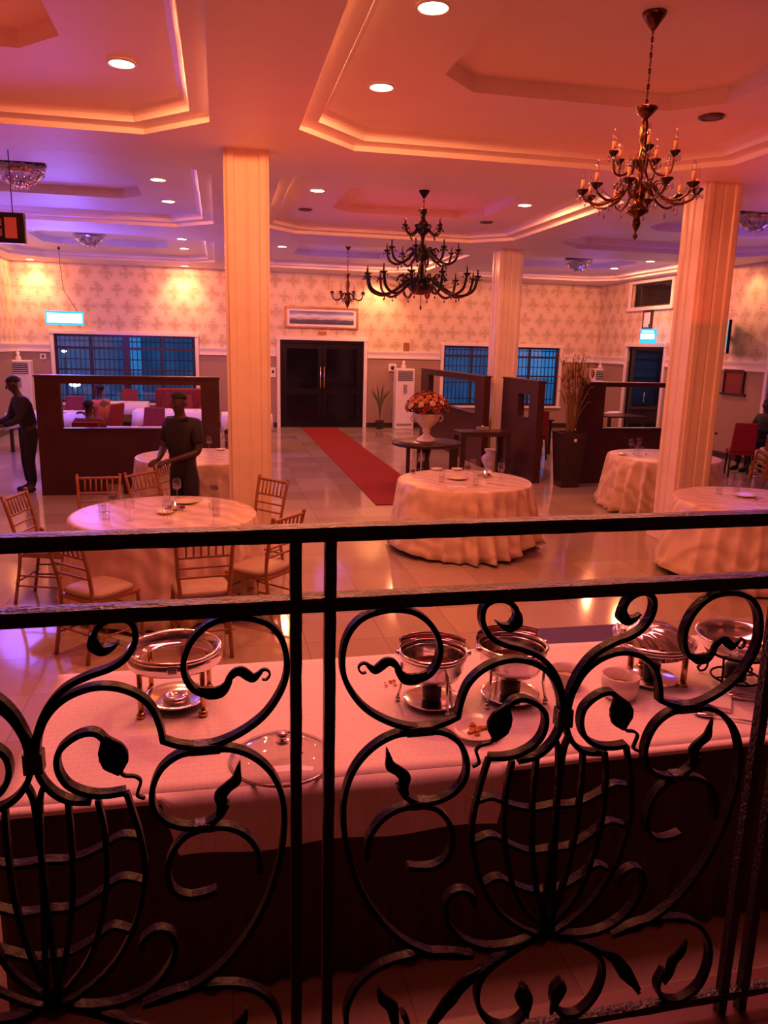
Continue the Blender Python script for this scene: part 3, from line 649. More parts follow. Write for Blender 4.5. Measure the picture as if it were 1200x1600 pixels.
# ------------------------------------------------------------------ round dressed tables
def cloth_round(R, h, seed, hem=.02, folds=14, flare=.14, lift=None):
    rnd = random.Random(seed); ph = [rnd.uniform(0, 6.28) for _ in range(5)]; N = 240
    def fn(a):
        w1 = sin(folds*a+ph[0]+1.1*sin(2*a+ph[3])); w2 = sin((folds*2-5)*a+ph[1]+.8*sin(3*a)); am = .55+.45*sin(2*a+ph[4])
        return am*(.75*(1-2*abs(w1)**.7)+.35*w2)+.25*sin(5*a+ph[2])
    b = MB(); prof = [(0, h), (R*.5, h), (R*.96, h), (R*.995, h-.004), (R+.004, h-.015)]
    for k in range(1, 11): prof.append((R+.008, h-.015-(h-.015-hem)*k/10))
    vs = []; fs = []
    for j, (r, z) in enumerate(prof):
        t = max(0, (h-.015-z)/(h-.015))
        for i in range(N):
            a = 2*pi*i/N; f = fn(a); rr = r+t*(.02+flare*.5)+ (t**.55)*flare*.6*f + (.03*max(0, t-.85)/.15*(1+f))
            zz = z
            if t > 0:
                zz = z+t*t*.05*(1+sin(3*a+ph[4]))*(.6+.4*f)
                if lift: zz += t*lift(a)
            vs.append((rr*cos(a), rr*sin(a), max(zz, .006)))
    for j in range(len(prof)-1):
        for i in range(N): k = (i+1) % N; fs.append((j*N+i, (j+1)*N+i, (j+1)*N+k, j*N+k))
    return b.add(vs, fs, True)
def round_table(x, y, R, tl, cl, seed, **kw):
    o = thing('round_table', tl, 'table', (x, y, 0), 0, 'round banquet tables')
    b = MB(); b.lathe([(R-.03, .715), (R-.02, .725), (R-.02, .742), (R-.03, .748)], 48); b.build('tabletop', 'blackwood', o)
    for k in range(4):
        a = pi/4+k*pi/2; b = MB(); b.tube([(R*.55*cos(a), R*.55*sin(a), .715), (R*.72*cos(a), R*.72*sin(a), 0)], .018, 8); b.build('leg', 'dark_metal', o)
    c = cloth_round(R, .755, seed, **kw).build('tablecloth', 'satin'); c.location = (x, y, 0)
    sol = c.modifiers.new('thickness', 'SOLIDIFY'); sol.thickness = .004; sol.offset = 1
    tag(c, cl, 'tablecloth', 'satin round tablecloths')
TZ = .758
T1 = (-.48, 6.62); q = Pz(315, 712, .76); T2 = (q.x-.05, q.y); T3 = (2.66, 8.02); q = Pz(1037, 712, .76); T4 = (q.x, q.y); T5 = (5.30, 6.62)
round_table(*T1, .77, 'round table under the cloth ringed by gold chairs', 'cream satin cloth on the table ringed by gold chairs, front left', 1)
round_table(*T2, .77, 'round table under the cloth behind the standing waiter', 'cream satin cloth on the table behind the standing waiter', 2)
round_table(*T3, .74, 'round table under the cloth at the end of the red carpet', 'cream satin cloth pooling on the floor at the end of the red carpet', 3, flare=.17, lift=lambda a: .10*math.exp(-(((a-5.55+pi) % (2*pi)-pi)/.22)**2))
round_table(*T4, .77, 'round table under the cloth half hidden by the right column', 'cream satin cloth half hidden behind the right column', 4, flare=.17)
round_table(*T5, .79, 'round table under the cloth at the right edge, nearest the railing', 'cream satin cloth cut by the right edge, in front of the right column', 5, flare=.20)

# ------------------------------------------------------------------ gold ladder-back chairs
def make_chair(label):
    o = thing('chiavari_chair', label, 'chair', (0, 0, 0), 0, 'gold spindle back chairs')
    sw, sd, sh = .20, .20, .43
    g = 'goldwood'; r = .0125
    def rodded(n, p0, p1, rr=r, par=o, rings=()):
        b = MB(); P0, P1 = Vector(p0), Vector(p1); pts = []; rad = []
        for k in range(13):
            t = k/12; pts.append(P0.lerp(P1, t)); rad.append(rr*(1.22 if k in (3, 9) else 1))
        b.tube(pts, rad, 8); return b.build(n, g, par)
    for s in (-1, 1):
        rodded('front_leg', (s*(sw-.015), -sd+.015, sh), (s*(sw+.005), -sd-.01, 0), .0145)
        b = MB(); b.tube(catmull([(s*(sw-.03), sd+.06, 0), (s*(sw-.035), sd-.005, sh-.03), (s*(sw-.02), sd+.015, .62), (s*(sw-.005), sd+.085, .915)], 6), .0145, 8); b.ball((s*(sw-.005), sd+.086, .918), .017, 8, 6); b.build('back_post', g, o)
    b = MB()
    b.add([(-sw, -sd, sh-.02), (sw, -sd, sh-.02), (sw-.02, sd, sh-.02), (-sw+.02, sd, sh-.02), (-sw, -sd, sh+.012), (sw, -sd, sh+.012), (sw-.02, sd, sh+.012), (-sw+.02, sd, sh+.012)], [(0, 3, 2, 1), (4, 5, 6, 7), (0, 1, 5, 4), (1, 2, 6, 5), (2, 3, 7, 6), (3, 0, 4, 7)])
    b.build('seat_frame', g, o, .008)
    b = MB(); N = 28; pts = []
    for i in range(N):
        a = 2*pi*i/N; e = .45; ca, sa = cos(a), sin(a); pts.append(((abs(ca)**e)*(1 if ca > 0 else -1), (abs(sa)**e)*(1 if sa > 0 else -1)))
    vs = []; lv = [(.96, sh+.012), (1.0, sh+.025), (.99, sh+.042), (.9, sh+.054), (.5, sh+.062)]
    for k, z in lv: vs += [(x*k*(sw-.004), y*k*(sd-.008), z) for x, y in pts]
    fs = [(j*N+i, j*N+(i+1) % N, (j+1)*N+(i+1) % N, (j+1)*N+i) for j in range(len(lv)-1) for i in range(N)]+[tuple((len(lv)-1)*N+i for i in range(N))]
    b.add(vs, fs, True).build('seat_cushion', 'cushion', o)
    yb = lambda z: sd+.015+(z-.62)*.237+max(0, .62-z)*-.09
    rails = {}
    for n, z, rr in (('top_rail', .895, .0125), ('back_rail', .755, .010), ('back_rail', .675, .009), ('back_rail', .60, .009)):
        rails[z] = rodded(n, (-sw+.01, yb(z), z), (sw-.01, yb(z), z), rr)
    for k in range(6): x = -.125+.05*k; b = MB(); b.tube([(x, yb(.755), .755), (x, yb(.825), .825), (x, yb(.895), .895)], [.0065, .008, .0065], 6); b.build('spindle', g, o)
    for z, y0, y1 in ((.16, -sd, sd+.03), (.25, -sd, sd+.015)):
        for s in (-1, 1): rodded('stretcher', (s*(sw-.003), y0, z), (s*(sw-.03), y1, z), .008)
    for y, z in ((-sd, .2), (-sd, .3), (sd+.02, .2)): rodded('stretcher', (-sw, y, z), (sw, y, z), .008)
    return o
CH0 = None
def chair(x, y, rz, label, z=0):
    global CH0
    if CH0 is None: CH0 = make_chair(label); CH0.location = (x, y, z); CH0.rotation_euler = (0, 0, rz); return CH0
    return dup(CH0, (x, y, z), rz, label)
def chair_at(deg, d, label, T=T1, turn=0):
    """deg: bearing of the chair seen from the table centre (0 = +x); the chair faces the table"""
    a = radians(deg); x, y = T[0]+d*cos(a), T[1]+d*sin(a)
    return chair(x, y, a-pi/2+radians(turn), label)
def chair_back(u, v, z, facing, label):
    """places a chair by the middle of its back (pixel u, v at height z) and the compass angle it faces"""
    q = Pz(u, v, z); off = .215+(z-.62)*.237; rz = radians(facing+90)
    return chair(q.x+off*sin(rz), q.y-off*cos(rz), rz, label)
chair_back(320, 870, .755, 98, 'gold chair nearest the railing, its back to the viewer, front of the left table')
chair_back(104, 868, .755, 47, 'gold chair at front left of the left round table, its cushion seen past its back')
chair_back(23, 773, .905, -14, 'leftmost gold chair, seen edge-on beside the left round table')
chair_back(451, 808, .90, 138, 'gold chair at front right of the left round table, beside the railing post')
chair_back(427, 750, .90, 221, 'gold chair standing at the foot of the left column')
chair_back(154, 746, .90, -88, 'gold chair behind the left round table, furthest left of those behind it')
chair_back(221, 740, .90, -44, 'gold chair behind the left round table, just left of the waiter')
chair_back(253, 720, .90, -25, 'gold chair whose top rail the waiter holds')
# stacked at the right edge
for k, lab in enumerate(('gold chair at the right edge, lowest of the stack', 'gold chair at the right edge, middle of the stack', 'gold chair at the right edge, topmost of the stack')):
    c = chair(8.98-.02*k, 11.02-.055*k, radians(165), lab, .10*k); c.rotation_euler.x = radians(-3*k)

# ------------------------------------------------------------------ dark round table with urn, console table, planter, cast urn
RT = (3.12, 11.35)
o = thing('occasional_table', 'dark round table carrying the flower urn', 'table', (*RT, .012))
b = MB(); b.lathe([(.50, .70), (.53, .705), (.535, .75), (.52, .765)], 48); b.build('tabletop', 'blackwood', o)
for k in range(3):
    a = radians(-28+120*k); b = MB(); b.beam((.40*cos(a), .40*sin(a), .70), (.40*cos(a), .40*sin(a), 0), .055, .055); b.build('leg', 'blackwood', o, .006)
b = MB(); b.lathe([(.09, .02), (.07, .25), (.05, .5), (.09, .7)], 20); b.lathe([(.2, 0), (.19, .02)], 24); b.build('pedestal', 'darkwood', o)
o = thing('flower_urn', 'cream pedestal urn on the dark round table', 'urn', (RT[0]-.02, RT[1]-.05, .778))
b = MB(); b.lathe([(.15, 0), (.155, .02), (.13, .05), (.06, .1), (.045, .14), (.07, .165), (.05, .19), (.12, .26), (.185, .33), (.2, .39), (.225, .42), (.22, .435), (.19, .43), (.17, .38)], 32, rf=lambda a, j: 1+(.015*cos(16*a) if 6 < j < 9 else 0)); b.build('urn_body', 'stone', o)
for s in (-1, 1): b = MB(); b.tube([(s*(.2+.05*sin(t)), 0, .31+.09*(1-cos(t))/2) for t in [pi*i/8 for i in range(9)]], .014, 8); b.build('handle', 'stone', o)
fo = thing('flower_arrangement', 'mounded bunch of orange, cream and dark red flowers in the urn', 'flowers', (RT[0]-.02, RT[1]-.05, 1.205))
rnd = random.Random(3)
b = MB()
for k in range(46):
    a = rnd.uniform(0, 6.28); e = rnd.uniform(0, 1.45); R = .29; c = Vector((R*1.0*cos(a)*cos(e), R*.85*sin(a)*cos(e), .03+.22*sin(e))); t = Vector((-sin(a), cos(a), .4))*.05; n_ = c.normalized()*.09
    b.add([c-t*.4, c+n_*.5+t, c+n_*1.2, c+n_*.5-t], [(0, 1, 2, 3)])
b.ball((0, 0, .08), .2, 14, 8, (1, .85, .75)); b.build('foliage', 'leaf', fo)['kind'] = 'stuff'
for k in range(64):
    a = k*2.39996; s = (k+.5)/64; e = math.asin(1-s*.98); R = .30+.03*rnd.random()
    c = (R*1.0*cos(a)*cos(e), R*.9*sin(a)*cos(e), .05+.26*sin(e)); b = MB(); rr = .042+.016*rnd.random()
    b.ball(c, rr*.7, 8, 6)
    cn = Vector((c[0], c[1], c[2]*.9)).normalized(); tx = cn.orthogonal().normalized(); ty = cn.cross(tx)
    for p in range(7):
        q = 2*pi*p/7; d_ = tx*cos(q)+ty*sin(q); s_ = cn.cross(d_); C = Vector(c)
        b.add([C, C+d_*rr*.8+s_*rr*.45+cn*rr*.5, C+d_*rr*1.25+cn*rr*.55, C+d_*rr*.8-s_*rr*.45+cn*rr*.5], [(0, 1, 2, 3)], True)
    b.build('flower', ('orange', 'cream_fl', 'redfl', 'orange', 'redfl')[k % 5], fo)
q0, q1 = Pz(722, 671, .80), Pz(800, 671, .80)
cx, cy = (q0.x+q1.x)/2, 12.45
o = thing('console_table', 'dark square legged console table right of the flower urn', 'table', (4.42, 12.5, 0))
b = MB(); b.box(-.44, .44, -.24, .24, .73, .81); b.build('tabletop', 'blackwood', o, .006)
for sx in (-1, 1):
    for sy in (-1, 1): b = MB(); b.box(sx*.40-.04, sx*.40+.04, sy*.2-.04, sy*.2+.04, 0, .73); b.build('leg', 'blackwood', o, .004)
q = Pz(752, 667, .83); o = thing('tissue_box', 'small greyish box on the dark console table', 'box', (4.45, 12.55, .81)); b = MB(); b.box(-.1, .1, -.06, .06, 0, .06); b.build('carton', 'greytile', o, .006); b = MB(); b.lathe([(.02, .058), (.03, .07), (.0, .09)], 8); b.build('tissue', 'white_cloth', o)
q = Pz(760, 735, 0); o = thing('floor_urn', 'short cream cast stone urn on the floor beneath the console table', 'urn', (4.78, 12.92, 0))
b = MB(); b.lathe([(.15, 0), (.16, .03), (.1, .07), (.13, .13), (.18, .22), (.17, .3), (.1, .36), (.13, .40), (.14, .43), (.10, .42)], 28); b.build('urn_body', 'stone', o)
b = MB(); b.lathe([(.178, .24), (.19, .26), (.178, .28)], 28, cap0=False, cap1=False); b.build('moulded_band', 'stone', o)
PLX, PLY = 5.58, 11.52
o = thing('planter', 'tall black square planter between the two right partitions', 'planter', (PLX, PLY, 0))
b = MB()
def sq(h, z): return [(-h, -h, z), (h, -h, z), (h, h, z), (-h, h, z)]
b.add(sq(.15, 0)+sq(.21, .90)+sq(.19, .90)+sq(.18, .84), [(3, 2, 1, 0)]+[(4*j+i, 4*j+(i+1) % 4, 4*j+4+(i+1) % 4, 4*j+4+i) for j in range(3) for i in range(4)]+[(12, 13, 14, 15)]); b.build('pot', 'planter', o)
b = MB(); b.lathe([(.03, 0), (.028, .012)], 14); k = b.build('white_stud', 'plastic', o); k.location = (.02, -.196, .78); k.rotation_euler.x = pi/2
go = thing('dried_grass', 'tall dried yellow grasses standing in the black planter', 'dried grass', (PLX, PLY, .85))
rnd = random.Random(5)
b = MB()
for k in range(46):
    a = rnd.uniform(0, 6.28); L = rnd.uniform(.5, 1.25); sp = rnd.uniform(.03, .26); p = catmull([(.05*cos(a), .05*sin(a), 0), (.09*cos(a)+.02, .08*sin(a), L*.5), (sp*cos(a)*1.1, sp*sin(a), L), ((sp+.04)*cos(a)*1.2, sp*sin(a)*1.2, L+.02)], 4)
    b.tube(p, [.006]*6+[.005]*(len(p)-6), 4)
b.build('stems', 'grass', go)['kind'] = 'stuff'
b = MB()
for k in range(34):
    a = rnd.uniform(0, 6.28); L = rnd.uniform(.6, 1.18); sp = rnd.uniform(.05, .30); b.ball((sp*cos(a)*1.1, sp*sin(a), L), rnd.uniform(.018, .034), 6, 5, (1, 1, 2.2))
b.build('seed_heads', 'grass', go)['kind'] = 'stuff'

# ------------------------------------------------------------------ people
def skin_mesh(name, V, Ed, R, root, mt, parent, lvl=1):
    me = bpy.data.meshes.new(name); me.from_pydata([tuple(v) for v in V], Ed, []); me.update()
    o = bpy.data.objects.new(name, me); COL.objects.link(o)
    o.modifiers.new('skin', 'SKIN').use_smooth_shade = True
    if not me.skin_vertices: raise RuntimeError('no skin layer')
    for i, r in enumerate(R): me.skin_vertices[0].data[i].radius = (r, r) if not isinstance(r, tuple) else r
    for i in (root if isinstance(root, (list, tuple)) else [root]): me.skin_vertices[0].data[i].use_root = True
    s = o.modifiers.new('sub', 'SUBSURF'); s.levels = s.render_levels = lvl
    dg = bpy.context.evaluated_depsgraph_get(); dg.update(); nm = bpy.data.meshes.new_from_object(o.evaluated_get(dg)); bpy.data.objects.remove(o)
    nm.name = name; nm.materials.clear(); nm.materials.append(M[mt]); nm.polygons.foreach_set('use_smooth', [True]*len(nm.polygons))
    r = bpy.data.objects.new(name, nm); COL.objects.link(r)
    if parent: r.parent = parent
    return r
def person(label, loc, rz, J, shirt, trousers, head_turn=0, head_tilt=0, sleeve='short', scale=1.0, longhair=False):
    """J: joint positions (facing -y) for pelvis, chest, neck and l/r shoulder, elbow, wrist, hip, knee, ankle"""
    o = thing('person', label, 'person', loc, rz); o.scale = (scale,)*3
    g = {k: Vector(v) for k, v in J.items()}
    hd = Matrix.Rotation(head_turn, 3, 'Z') @ Matrix.Rotation(head_tilt, 3, 'X'); nk = g['neck']
    hp = lambda x, y, z: nk + hd @ Vector((x, y, z))
    V = []; R = []; Ed = []; idx = {}
    def v(n, p, r, par=None):
        V.append(Vector(p)); R.append(r); idx[n] = len(V)-1
        if par is not None: Ed.append((idx[par], idx[n]))
    v('pelvis', g['pelvis'], (.115, .09)); v('waist', g['pelvis'].lerp(g['chest'], .5), (.125, .097), 'pelvis'); v('chest', g['chest'], (.155, .115), 'waist'); v('neck0', nk-Vector((0, 0, .03)), .06, 'chest')
    v('neck1', hp(0, -.005, .05), .052, 'neck0'); v('jaw', hp(0, -.025, .10), (.062, .072), 'neck1'); v('face', hp(0, -.015, .155), (.074, .092), 'jaw'); v('brow', hp(0, -.003, .205), (.074, .092), 'face'); v('crown', hp(0, .0, .245), (.045, .055), 'brow')
    for s in ('l', 'r'):
        v(s+'sh', g[s+'sh'], .068, 'chest'); v(s+'el', g[s+'el'], .043, s+'sh'); v(s+'fa', g[s+'el'].lerp(g[s+'wr'], .35), .041, s+'el'); v(s+'wr', g[s+'wr'], .027, s+'fa')
        d = (g[s+'wr']-g[s+'el']).normalized(); hn = g[s+'hand'] if s+'hand' in g else d
        hn = hn.normalized(); side = hn.cross(Vector((0, 0, 1))); side = side.normalized() if side.length > .2 else Vector((0, -1, 0)); dn = side.cross(hn).normalized()
        if dn.z > 0: dn = -dn
        w = g[s+'wr']; v(s+'palm', w+hn*.055, (.026, .026), s+'wr')
        for k in range(4):
            off = (k-1.5)*.021; ln = (.075, .088, .083, .065)[k]
            v(s+'k%d' % k, w+hn*.095+side*off, .0105, s+'palm'); v(s+'m%d' % k, w+hn*(.095+ln*.5)+side*off*1.1+dn*.012, .0095, s+'k%d' % k); v(s+'t%d' % k, w+hn*(.095+ln*.78)+side*off*1.1+dn*.042, .008, s+'m%d' % k)
        v(s+'th0', w+hn*.05+side*.038*(1 if s == 'r' else -1)+dn*.01, .0115, s+'palm'); v(s+'th1', w+hn*.088+side*.052*(1 if s == 'r' else -1)+dn*.025, .009, s+'th0')
        v(s+'hip', g[s+'hip'], .078, 'pelvis'); v(s+'thm', g[s+'hip'].lerp(g[s+'kn'], .5), .072, s+'hip'); v(s+'kn', g[s+'kn'], .056, s+'thm'); v(s+'ca', g[s+'kn'].lerp(g[s+'an'], .35)+Vector((0, .01, 0)), .054, s+'kn'); v(s+'an', g[s+'an'], .036, s+'ca')
        f = g[s+'foot'] if s+'foot' in g else Vector((0, -1, 0)); v(s+'ft', g[s+'an']+f*.10+Vector((0, 0, -.045)), .034, s+'an'); v(s+'toe', g[s+'an']+f*.17+Vector((0, 0, -.055)), .022, s+'ft')
    skin_mesh('body', V, Ed, R, 0, 'skin', o, 1)
    # face and hair
    b = MB(); b.ball(hp(0, -.105, .145), .014, 8, 6, (.85, 1, 1.4)); b.ball(hp(0, -.112, .133), .013, 8, 6, (1.25, .8, .7)); b.build('nose', 'skin', o)
    for s in (-1, 1):
        b = MB(); b.ball(hp(s*.031, -.090, .163), .0125, 8, 6, (1.2, .7, .7)); e = b.build('eye', 'eye', o); b = MB(); b.ball(hp(s*.031, -.098, .163), .006, 8, 6); b.build('pupil', 'hair', e)
        b = MB(); b.ball(hp(s*.079, .005, .145), .03, 8, 6, (.35, .7, 1)); b.build('ear', 'skin', o)
    b = MB(); b.ball(hp(0, -.096, .105), .016, 10, 6, (1.6, .55, .45)); b.build('mouth', 'lip', o)
    b = MB(); n0 = len(b.v); b.ball((0, 0, 0), 1, 18, 12)
    hv = []
    for p in b.v:
        z = max(p[2], -.12 + (.35 if p[1] < -.1 else -.5*max(0, p[1])) - (.9 if longhair and p[1] > .0 else 0))
        hv.append(hp(p[0]*.083, .008+p[1]*.098, .205+z*.072))
    b.v = [tuple(q) for q in hv]; b.build('hair', 'hair', o)
    # shirt
    V2, R2, E2 = [], [], []; id2 = {}
    def s2(n, p, r, par=None):
        V2.append(Vector(p)); R2.append(r); id2[n] = len(V2)-1
        if par is not None: E2.append((id2[par], id2[n]))
    s2('h', g['pelvis']+Vector((0, 0, -.04)), (.172, .14)); s2('w', g['pelvis'].lerp(g['chest'], .5), (.168, .138), 'h'); s2('c', g['chest'], (.178, .138), 'w'); s2('n', nk-Vector((0, 0, .035)), (.082, .078), 'c')
    for s in ('l', 'r'):
        s2(s+'s', g[s+'sh'], .085, 'c'); t = .82 if sleeve == 'short' else 1
        s2(s+'e', g[s+'sh'].lerp(g[s+'el'], t), .066 if sleeve == 'short' else .06, s+'s')
        if sleeve == 'long': s2(s+'w', g[s+'el'].lerp(g[s+'wr'], .93), .043, s+'e')
    skin_mesh('shirt', V2, E2, R2, 0, shirt, o, 1)
    V2.clear(); R2.clear(); E2.clear(); id2.clear()
    s2('w', g['pelvis'].lerp(g['chest'], .3), (.125, .10)); s2('h', g['pelvis'].lerp(g['chest'], .05), (.135, .112), 'w')
    for s in ('l', 'r'): s2(s+'p', g[s+'hip']+Vector((0, 0, -.03)), .098, 'h'); s2(s+'m', g[s+'hip'].lerp(g[s+'kn'], .5), .094, s+'p'); s2(s+'k', g[s+'kn'], .076, s+'m'); s2(s+'c', g[s+'kn'].lerp(g[s+'an'], .5), .068, s+'k'); s2(s+'a', g[s+'an']+Vector((0, 0, .03)), .056, s+'c')
    skin_mesh('trousers', V2, E2, R2, 0, trousers, o, 1)
    for s in ('l', 'r'):
        f = g[s+'foot'] if s+'foot' in g else Vector((0, -1, 0)); a = g[s+'an']
        skin_mesh('shoe', [a-f*.035+Vector((0, 0, -.045)), a+f*.05+Vector((0, 0, -.045)), a+f*.13+Vector((0, 0, -.055)), a+f*.19+Vector((0, 0, -.06))], [(0, 1), (1, 2), (2, 3)], [.042, .047, .044, .028], 0, 'shoe', o, 1)
    return o
STAND = dict(pelvis=(0, 0, .93), chest=(0, -.01, 1.27), neck=(0, .0, 1.45), lsh=(.185, 0, 1.37), rsh=(-.185, 0, 1.37), lel=(.24, .03, 1.09), rel=(-.24, .03, 1.09), lwr=(.25, -.05, .85), rwr=(-.25, -.05, .85),
             lhip=(.09, 0, .87), rhip=(-.09, 0, .87), lkn=(.10, -.01, .48), rkn=(-.10, -.01, .48), lan=(.105, .02, .085), ran=(-.105, .02, .085))
# waiter beside the left table: body turned to the left of the view, both forearms forward to a chair back
J = dict(STAND); J.update(lel=(.235, -.04, 1.08), lwr=(.06, -.27, 1.00), lhand=(-.35, -.9, -.15), rel=(-.23, -.06, 1.09), rwr=(-.09, -.29, 1.01), rhand=(.1, -1, -.2), chest=(0, -.03, 1.27), neck=(0, -.035, 1.44))
WPOS = Py(287, 700, 8.35)
person('standing waiter in dark short sleeved shirt holding a gold chair, behind the left round table', (WPOS.x, 8.35, 0), radians(-38), J, 'shirt_dk', 'trouser', head_turn=radians(10), head_tilt=radians(8), scale=.985)
J = dict(STAND); J.update(pelvis=(0, .06, .92), lhip=(.09, .05, .87), rhip=(-.09, .05, .87), chest=(0, -.03, 1.22), neck=(0, -.07, 1.40), lsh=(.18, -.05, 1.32), rsh=(-.18, -.05, 1.32), lel=(.22, -.14, 1.06), rel=(-.22, -.14, 1.06), lwr=(.14, -.36, .98), rwr=(-.14, -.36, .98), lhand=(0, -1, 0), rhand=(0, -1, 0))
q = Pz(54, 768, 0)
person('standing person in black leaning forward, at the left end of the left partition', (q.x-.06, q.y+.05, 0), radians(-62), J, 'shirt_dk', 'trouser', head_tilt=radians(20), sleeve='long', scale=1.0)
SIT = dict(pelvis=(0, .05, .56), chest=(0, .04, .90), neck=(0, .02, 1.08), lsh=(.185, .03, 1.0), rsh=(-.185, .03, 1.0), lel=(.24, -.06, .76), rel=(-.24, -.06, .76), lwr=(.13, -.30, .80), rwr=(-.13, -.30, .80), lhand=(-.3, -1, 0), rhand=(.3, -1, 0),
           lhip=(.1, 0, .54), rhip=(-.1, 0, .54), lkn=(.12, -.42, .53), rkn=(-.12, -.42, .53), lan=(.12, -.40, .09), ran=(-.12, -.40, .09))

# ------------------------------------------------------------------ upholstered chairs and square tables of the back dining areas
def make_red_chair(label, fab):
    o = thing('dining_chair', label, 'chair', (0, 0, 0), 0, 'red upholstered dining chairs')
    b = MB(); b.box(-.22, .22, -.22, .22, .40, .49); b.build('seat', fab, o, .025)
    b = MB(); P = [(-.21, .19, .47), (.21, .19, .47), (.21, .26, .47), (-.21, .26, .47), (-.20, .24, .72), (.20, .24, .72), (.20, .31, .72), (-.20, .31, .72), (-.19, .31, 1.0), (.19, .31, 1.0), (.19, .36, 1.0), (-.19, .36, 1.0)]
    b.add(P, [(3, 2, 1, 0), (8, 9, 10, 11)]+[(4*j+i, 4*j+(i+1) % 4, 4*j+4+(i+1) % 4, 4*j+4+i) for j in range(2) for i in range(4)]); b.build('backrest', fab, o, .02)
    for sx in (-1, 1):
        for y0, y1 in ((-.19, -.2), (.19, .25)): b = MB(); b.beam((sx*.19, y0, .41), (sx*.2, y1, 0), .035, .035); b.build('leg', 'blackwood', o, .004)
    return o
RC = {}
def red_chair(x, y, rz, label, fab='redfab'):
    if fab not in RC: RC[fab] = make_red_chair(label, fab); RC[fab].location = (x, y, 0); RC[fab].rotation_euler.z = rz; return RC[fab]
    return dup(RC[fab], (x, y, 0), rz, label)
def dining_table(x, y, w, d, rz, tl, cl, cloth='white_cloth', drop=.24):
    o = thing('dining_table', tl, 'table', (x, y, 0), rz, 'square dining tables')
    b = MB(); b.box(-w/2, w/2, -d/2, d/2, .71, .745); b.build('tabletop', 'blackwood', o, .005)
    for sx in (-1, 1):
        for sy in (-1, 1): b = MB(); b.box(sx*(w/2-.07)-.03, sx*(w/2-.07)+.03, sy*(d/2-.07)-.03, sy*(d/2-.07)+.03, 0, .71); b.build('leg', 'blackwood', o)
    if not cl: return o
    N = 12; b = MB(); hw, hd = w/2+.006, d/2+.006; ringp = []
    for (ax, ay), (bx, by) in (((-hw, -hd), (hw, -hd)), ((hw, -hd), (hw, hd)), ((hw, hd), (-hw, hd)), ((-hw, hd), (-hw, -hd))):
        for k in range(N): t = k/N; ringp.append((ax+(bx-ax)*t, ay+(by-ay)*t, t))
    n = len(ringp); vs = [(px, py, .752) for px, py, t in ringp]; z1 = []
    for i, (px, py, t) in enumerate(ringp):
        f = .016*sin(t*2*pi*3+i); cn = abs(t-.5)*2 if t > 0 else 1; L = hypot(px, py); z1.append((px*(1+.03+f), py*(1+.04+f), .752-drop-.10*cn**4))
    b.add(vs+z1, [(i, (i+1) % n, n+(i+1) % n, n+i) for i in range(n)][::1], True); b.add(vs, [tuple(range(n))])
    c = b.build('tablecloth', cloth); c.location = (x, y, 0); c.rotation_euler.z = rz; s = c.modifiers.new('thickness', 'SOLIDIFY'); s.thickness = .004
    tag(c, cl, 'tablecloth', 'white cloths of the far left tables')
    return o
qa = Pz(78, 645, .75)
dining_table(-3.32, 16.35, 1.45, .8, 0, 'square dining table at the far left, partly behind the partition post', 'white cloth on the far left table, crossing behind the partition post')
dining_table(-2.2, 19.0, 1.05, .85, 0, 'small square dining table just before the left window', 'white cloth on the small table just before the left window')
dining_table(-1.0, 16.9, 1.5, .85, 0, 'square dining table behind the waiter head', 'white cloth on the table behind the waiter head')
dining_table(.55, 16.2, 1.0, .8, 0, 'square dining table partly hidden by the left column', 'white cloth showing beside the left column, right of the partition')
dining_table(-1.55, 13.3, 1.3, .75, 0, 'square dining table close behind the left partition', 'white cloth with plates close behind the left partition opening')
def sofa(x, y, rz, w, label):
    o = thing('sofa', label, 'sofa', (x, y, 0), rz)
    b = MB(); b.box(-w/2, w/2, -.3, .3, .12, .45); b.build('seat', 'redfab', o, .04); b = MB(); b.box(-w/2, w/2, .2, .38, .45, 1.05); b.build('backrest', 'redfab', o, .05)
    for sx in (-1, 1): b = MB(); b.box(sx*w/2-.05, sx*w/2+.05, -.28, .36, 0.12, .62); b.build('armrest', 'redfab', o, .03)
    for sx in (-1, 1):
        for sy in (-1, 1): b = MB(); b.lathe([(.03, 0), (.035, .12)], 10, (sx*(w/2-.1), sy*.24, 0)); b.build('leg', 'blackwood', o)
sofa(-1.0, 19.6, 0, 1.1, 'red sofa under the left window, behind the waiter head')
red_chair(-1.52, 18.95, radians(-70), 'red chair side-on at the right end of the small window table')
red_chair(-2.2, 19.95, 0, 'red chair between the small table and the left window')
red_chair(-.75, 17.75, radians(10), 'red chair behind the table behind the waiter head')
red_chair(-2.98, 17.1, radians(5), 'red chair behind the far left table, right of the partition post')
red_chair(-1.25, 14.3, radians(180+165), 'red chair behind the table near the left partition, backrest low in its opening')
red_chair(-.55, 13.6, radians(-80), 'red chair at right end of the table near the left partition')
red_chair(-4.35, 14.6, radians(90), 'red chair against the left wall at the edge of the view')
person('seated person in orange top at the far left table, seen through the partition opening', (-2.28, 15.7, 0), radians(-120), SIT, 'orangeshirt', 'trouser', sleeve='short')
red_chair(-2.2, 15.66, radians(-120), 'red chair under the person in orange at the far left table')
person('seated person in dark top with back turned, low in the partition opening', (-1.95, 12.35, 0), radians(180), SIT, 'brownshirt', 'trouser', sleeve='long', scale=.96)
red_chair(-1.95, 12.30, radians(180), 'red chair under the person with back turned behind the partition')
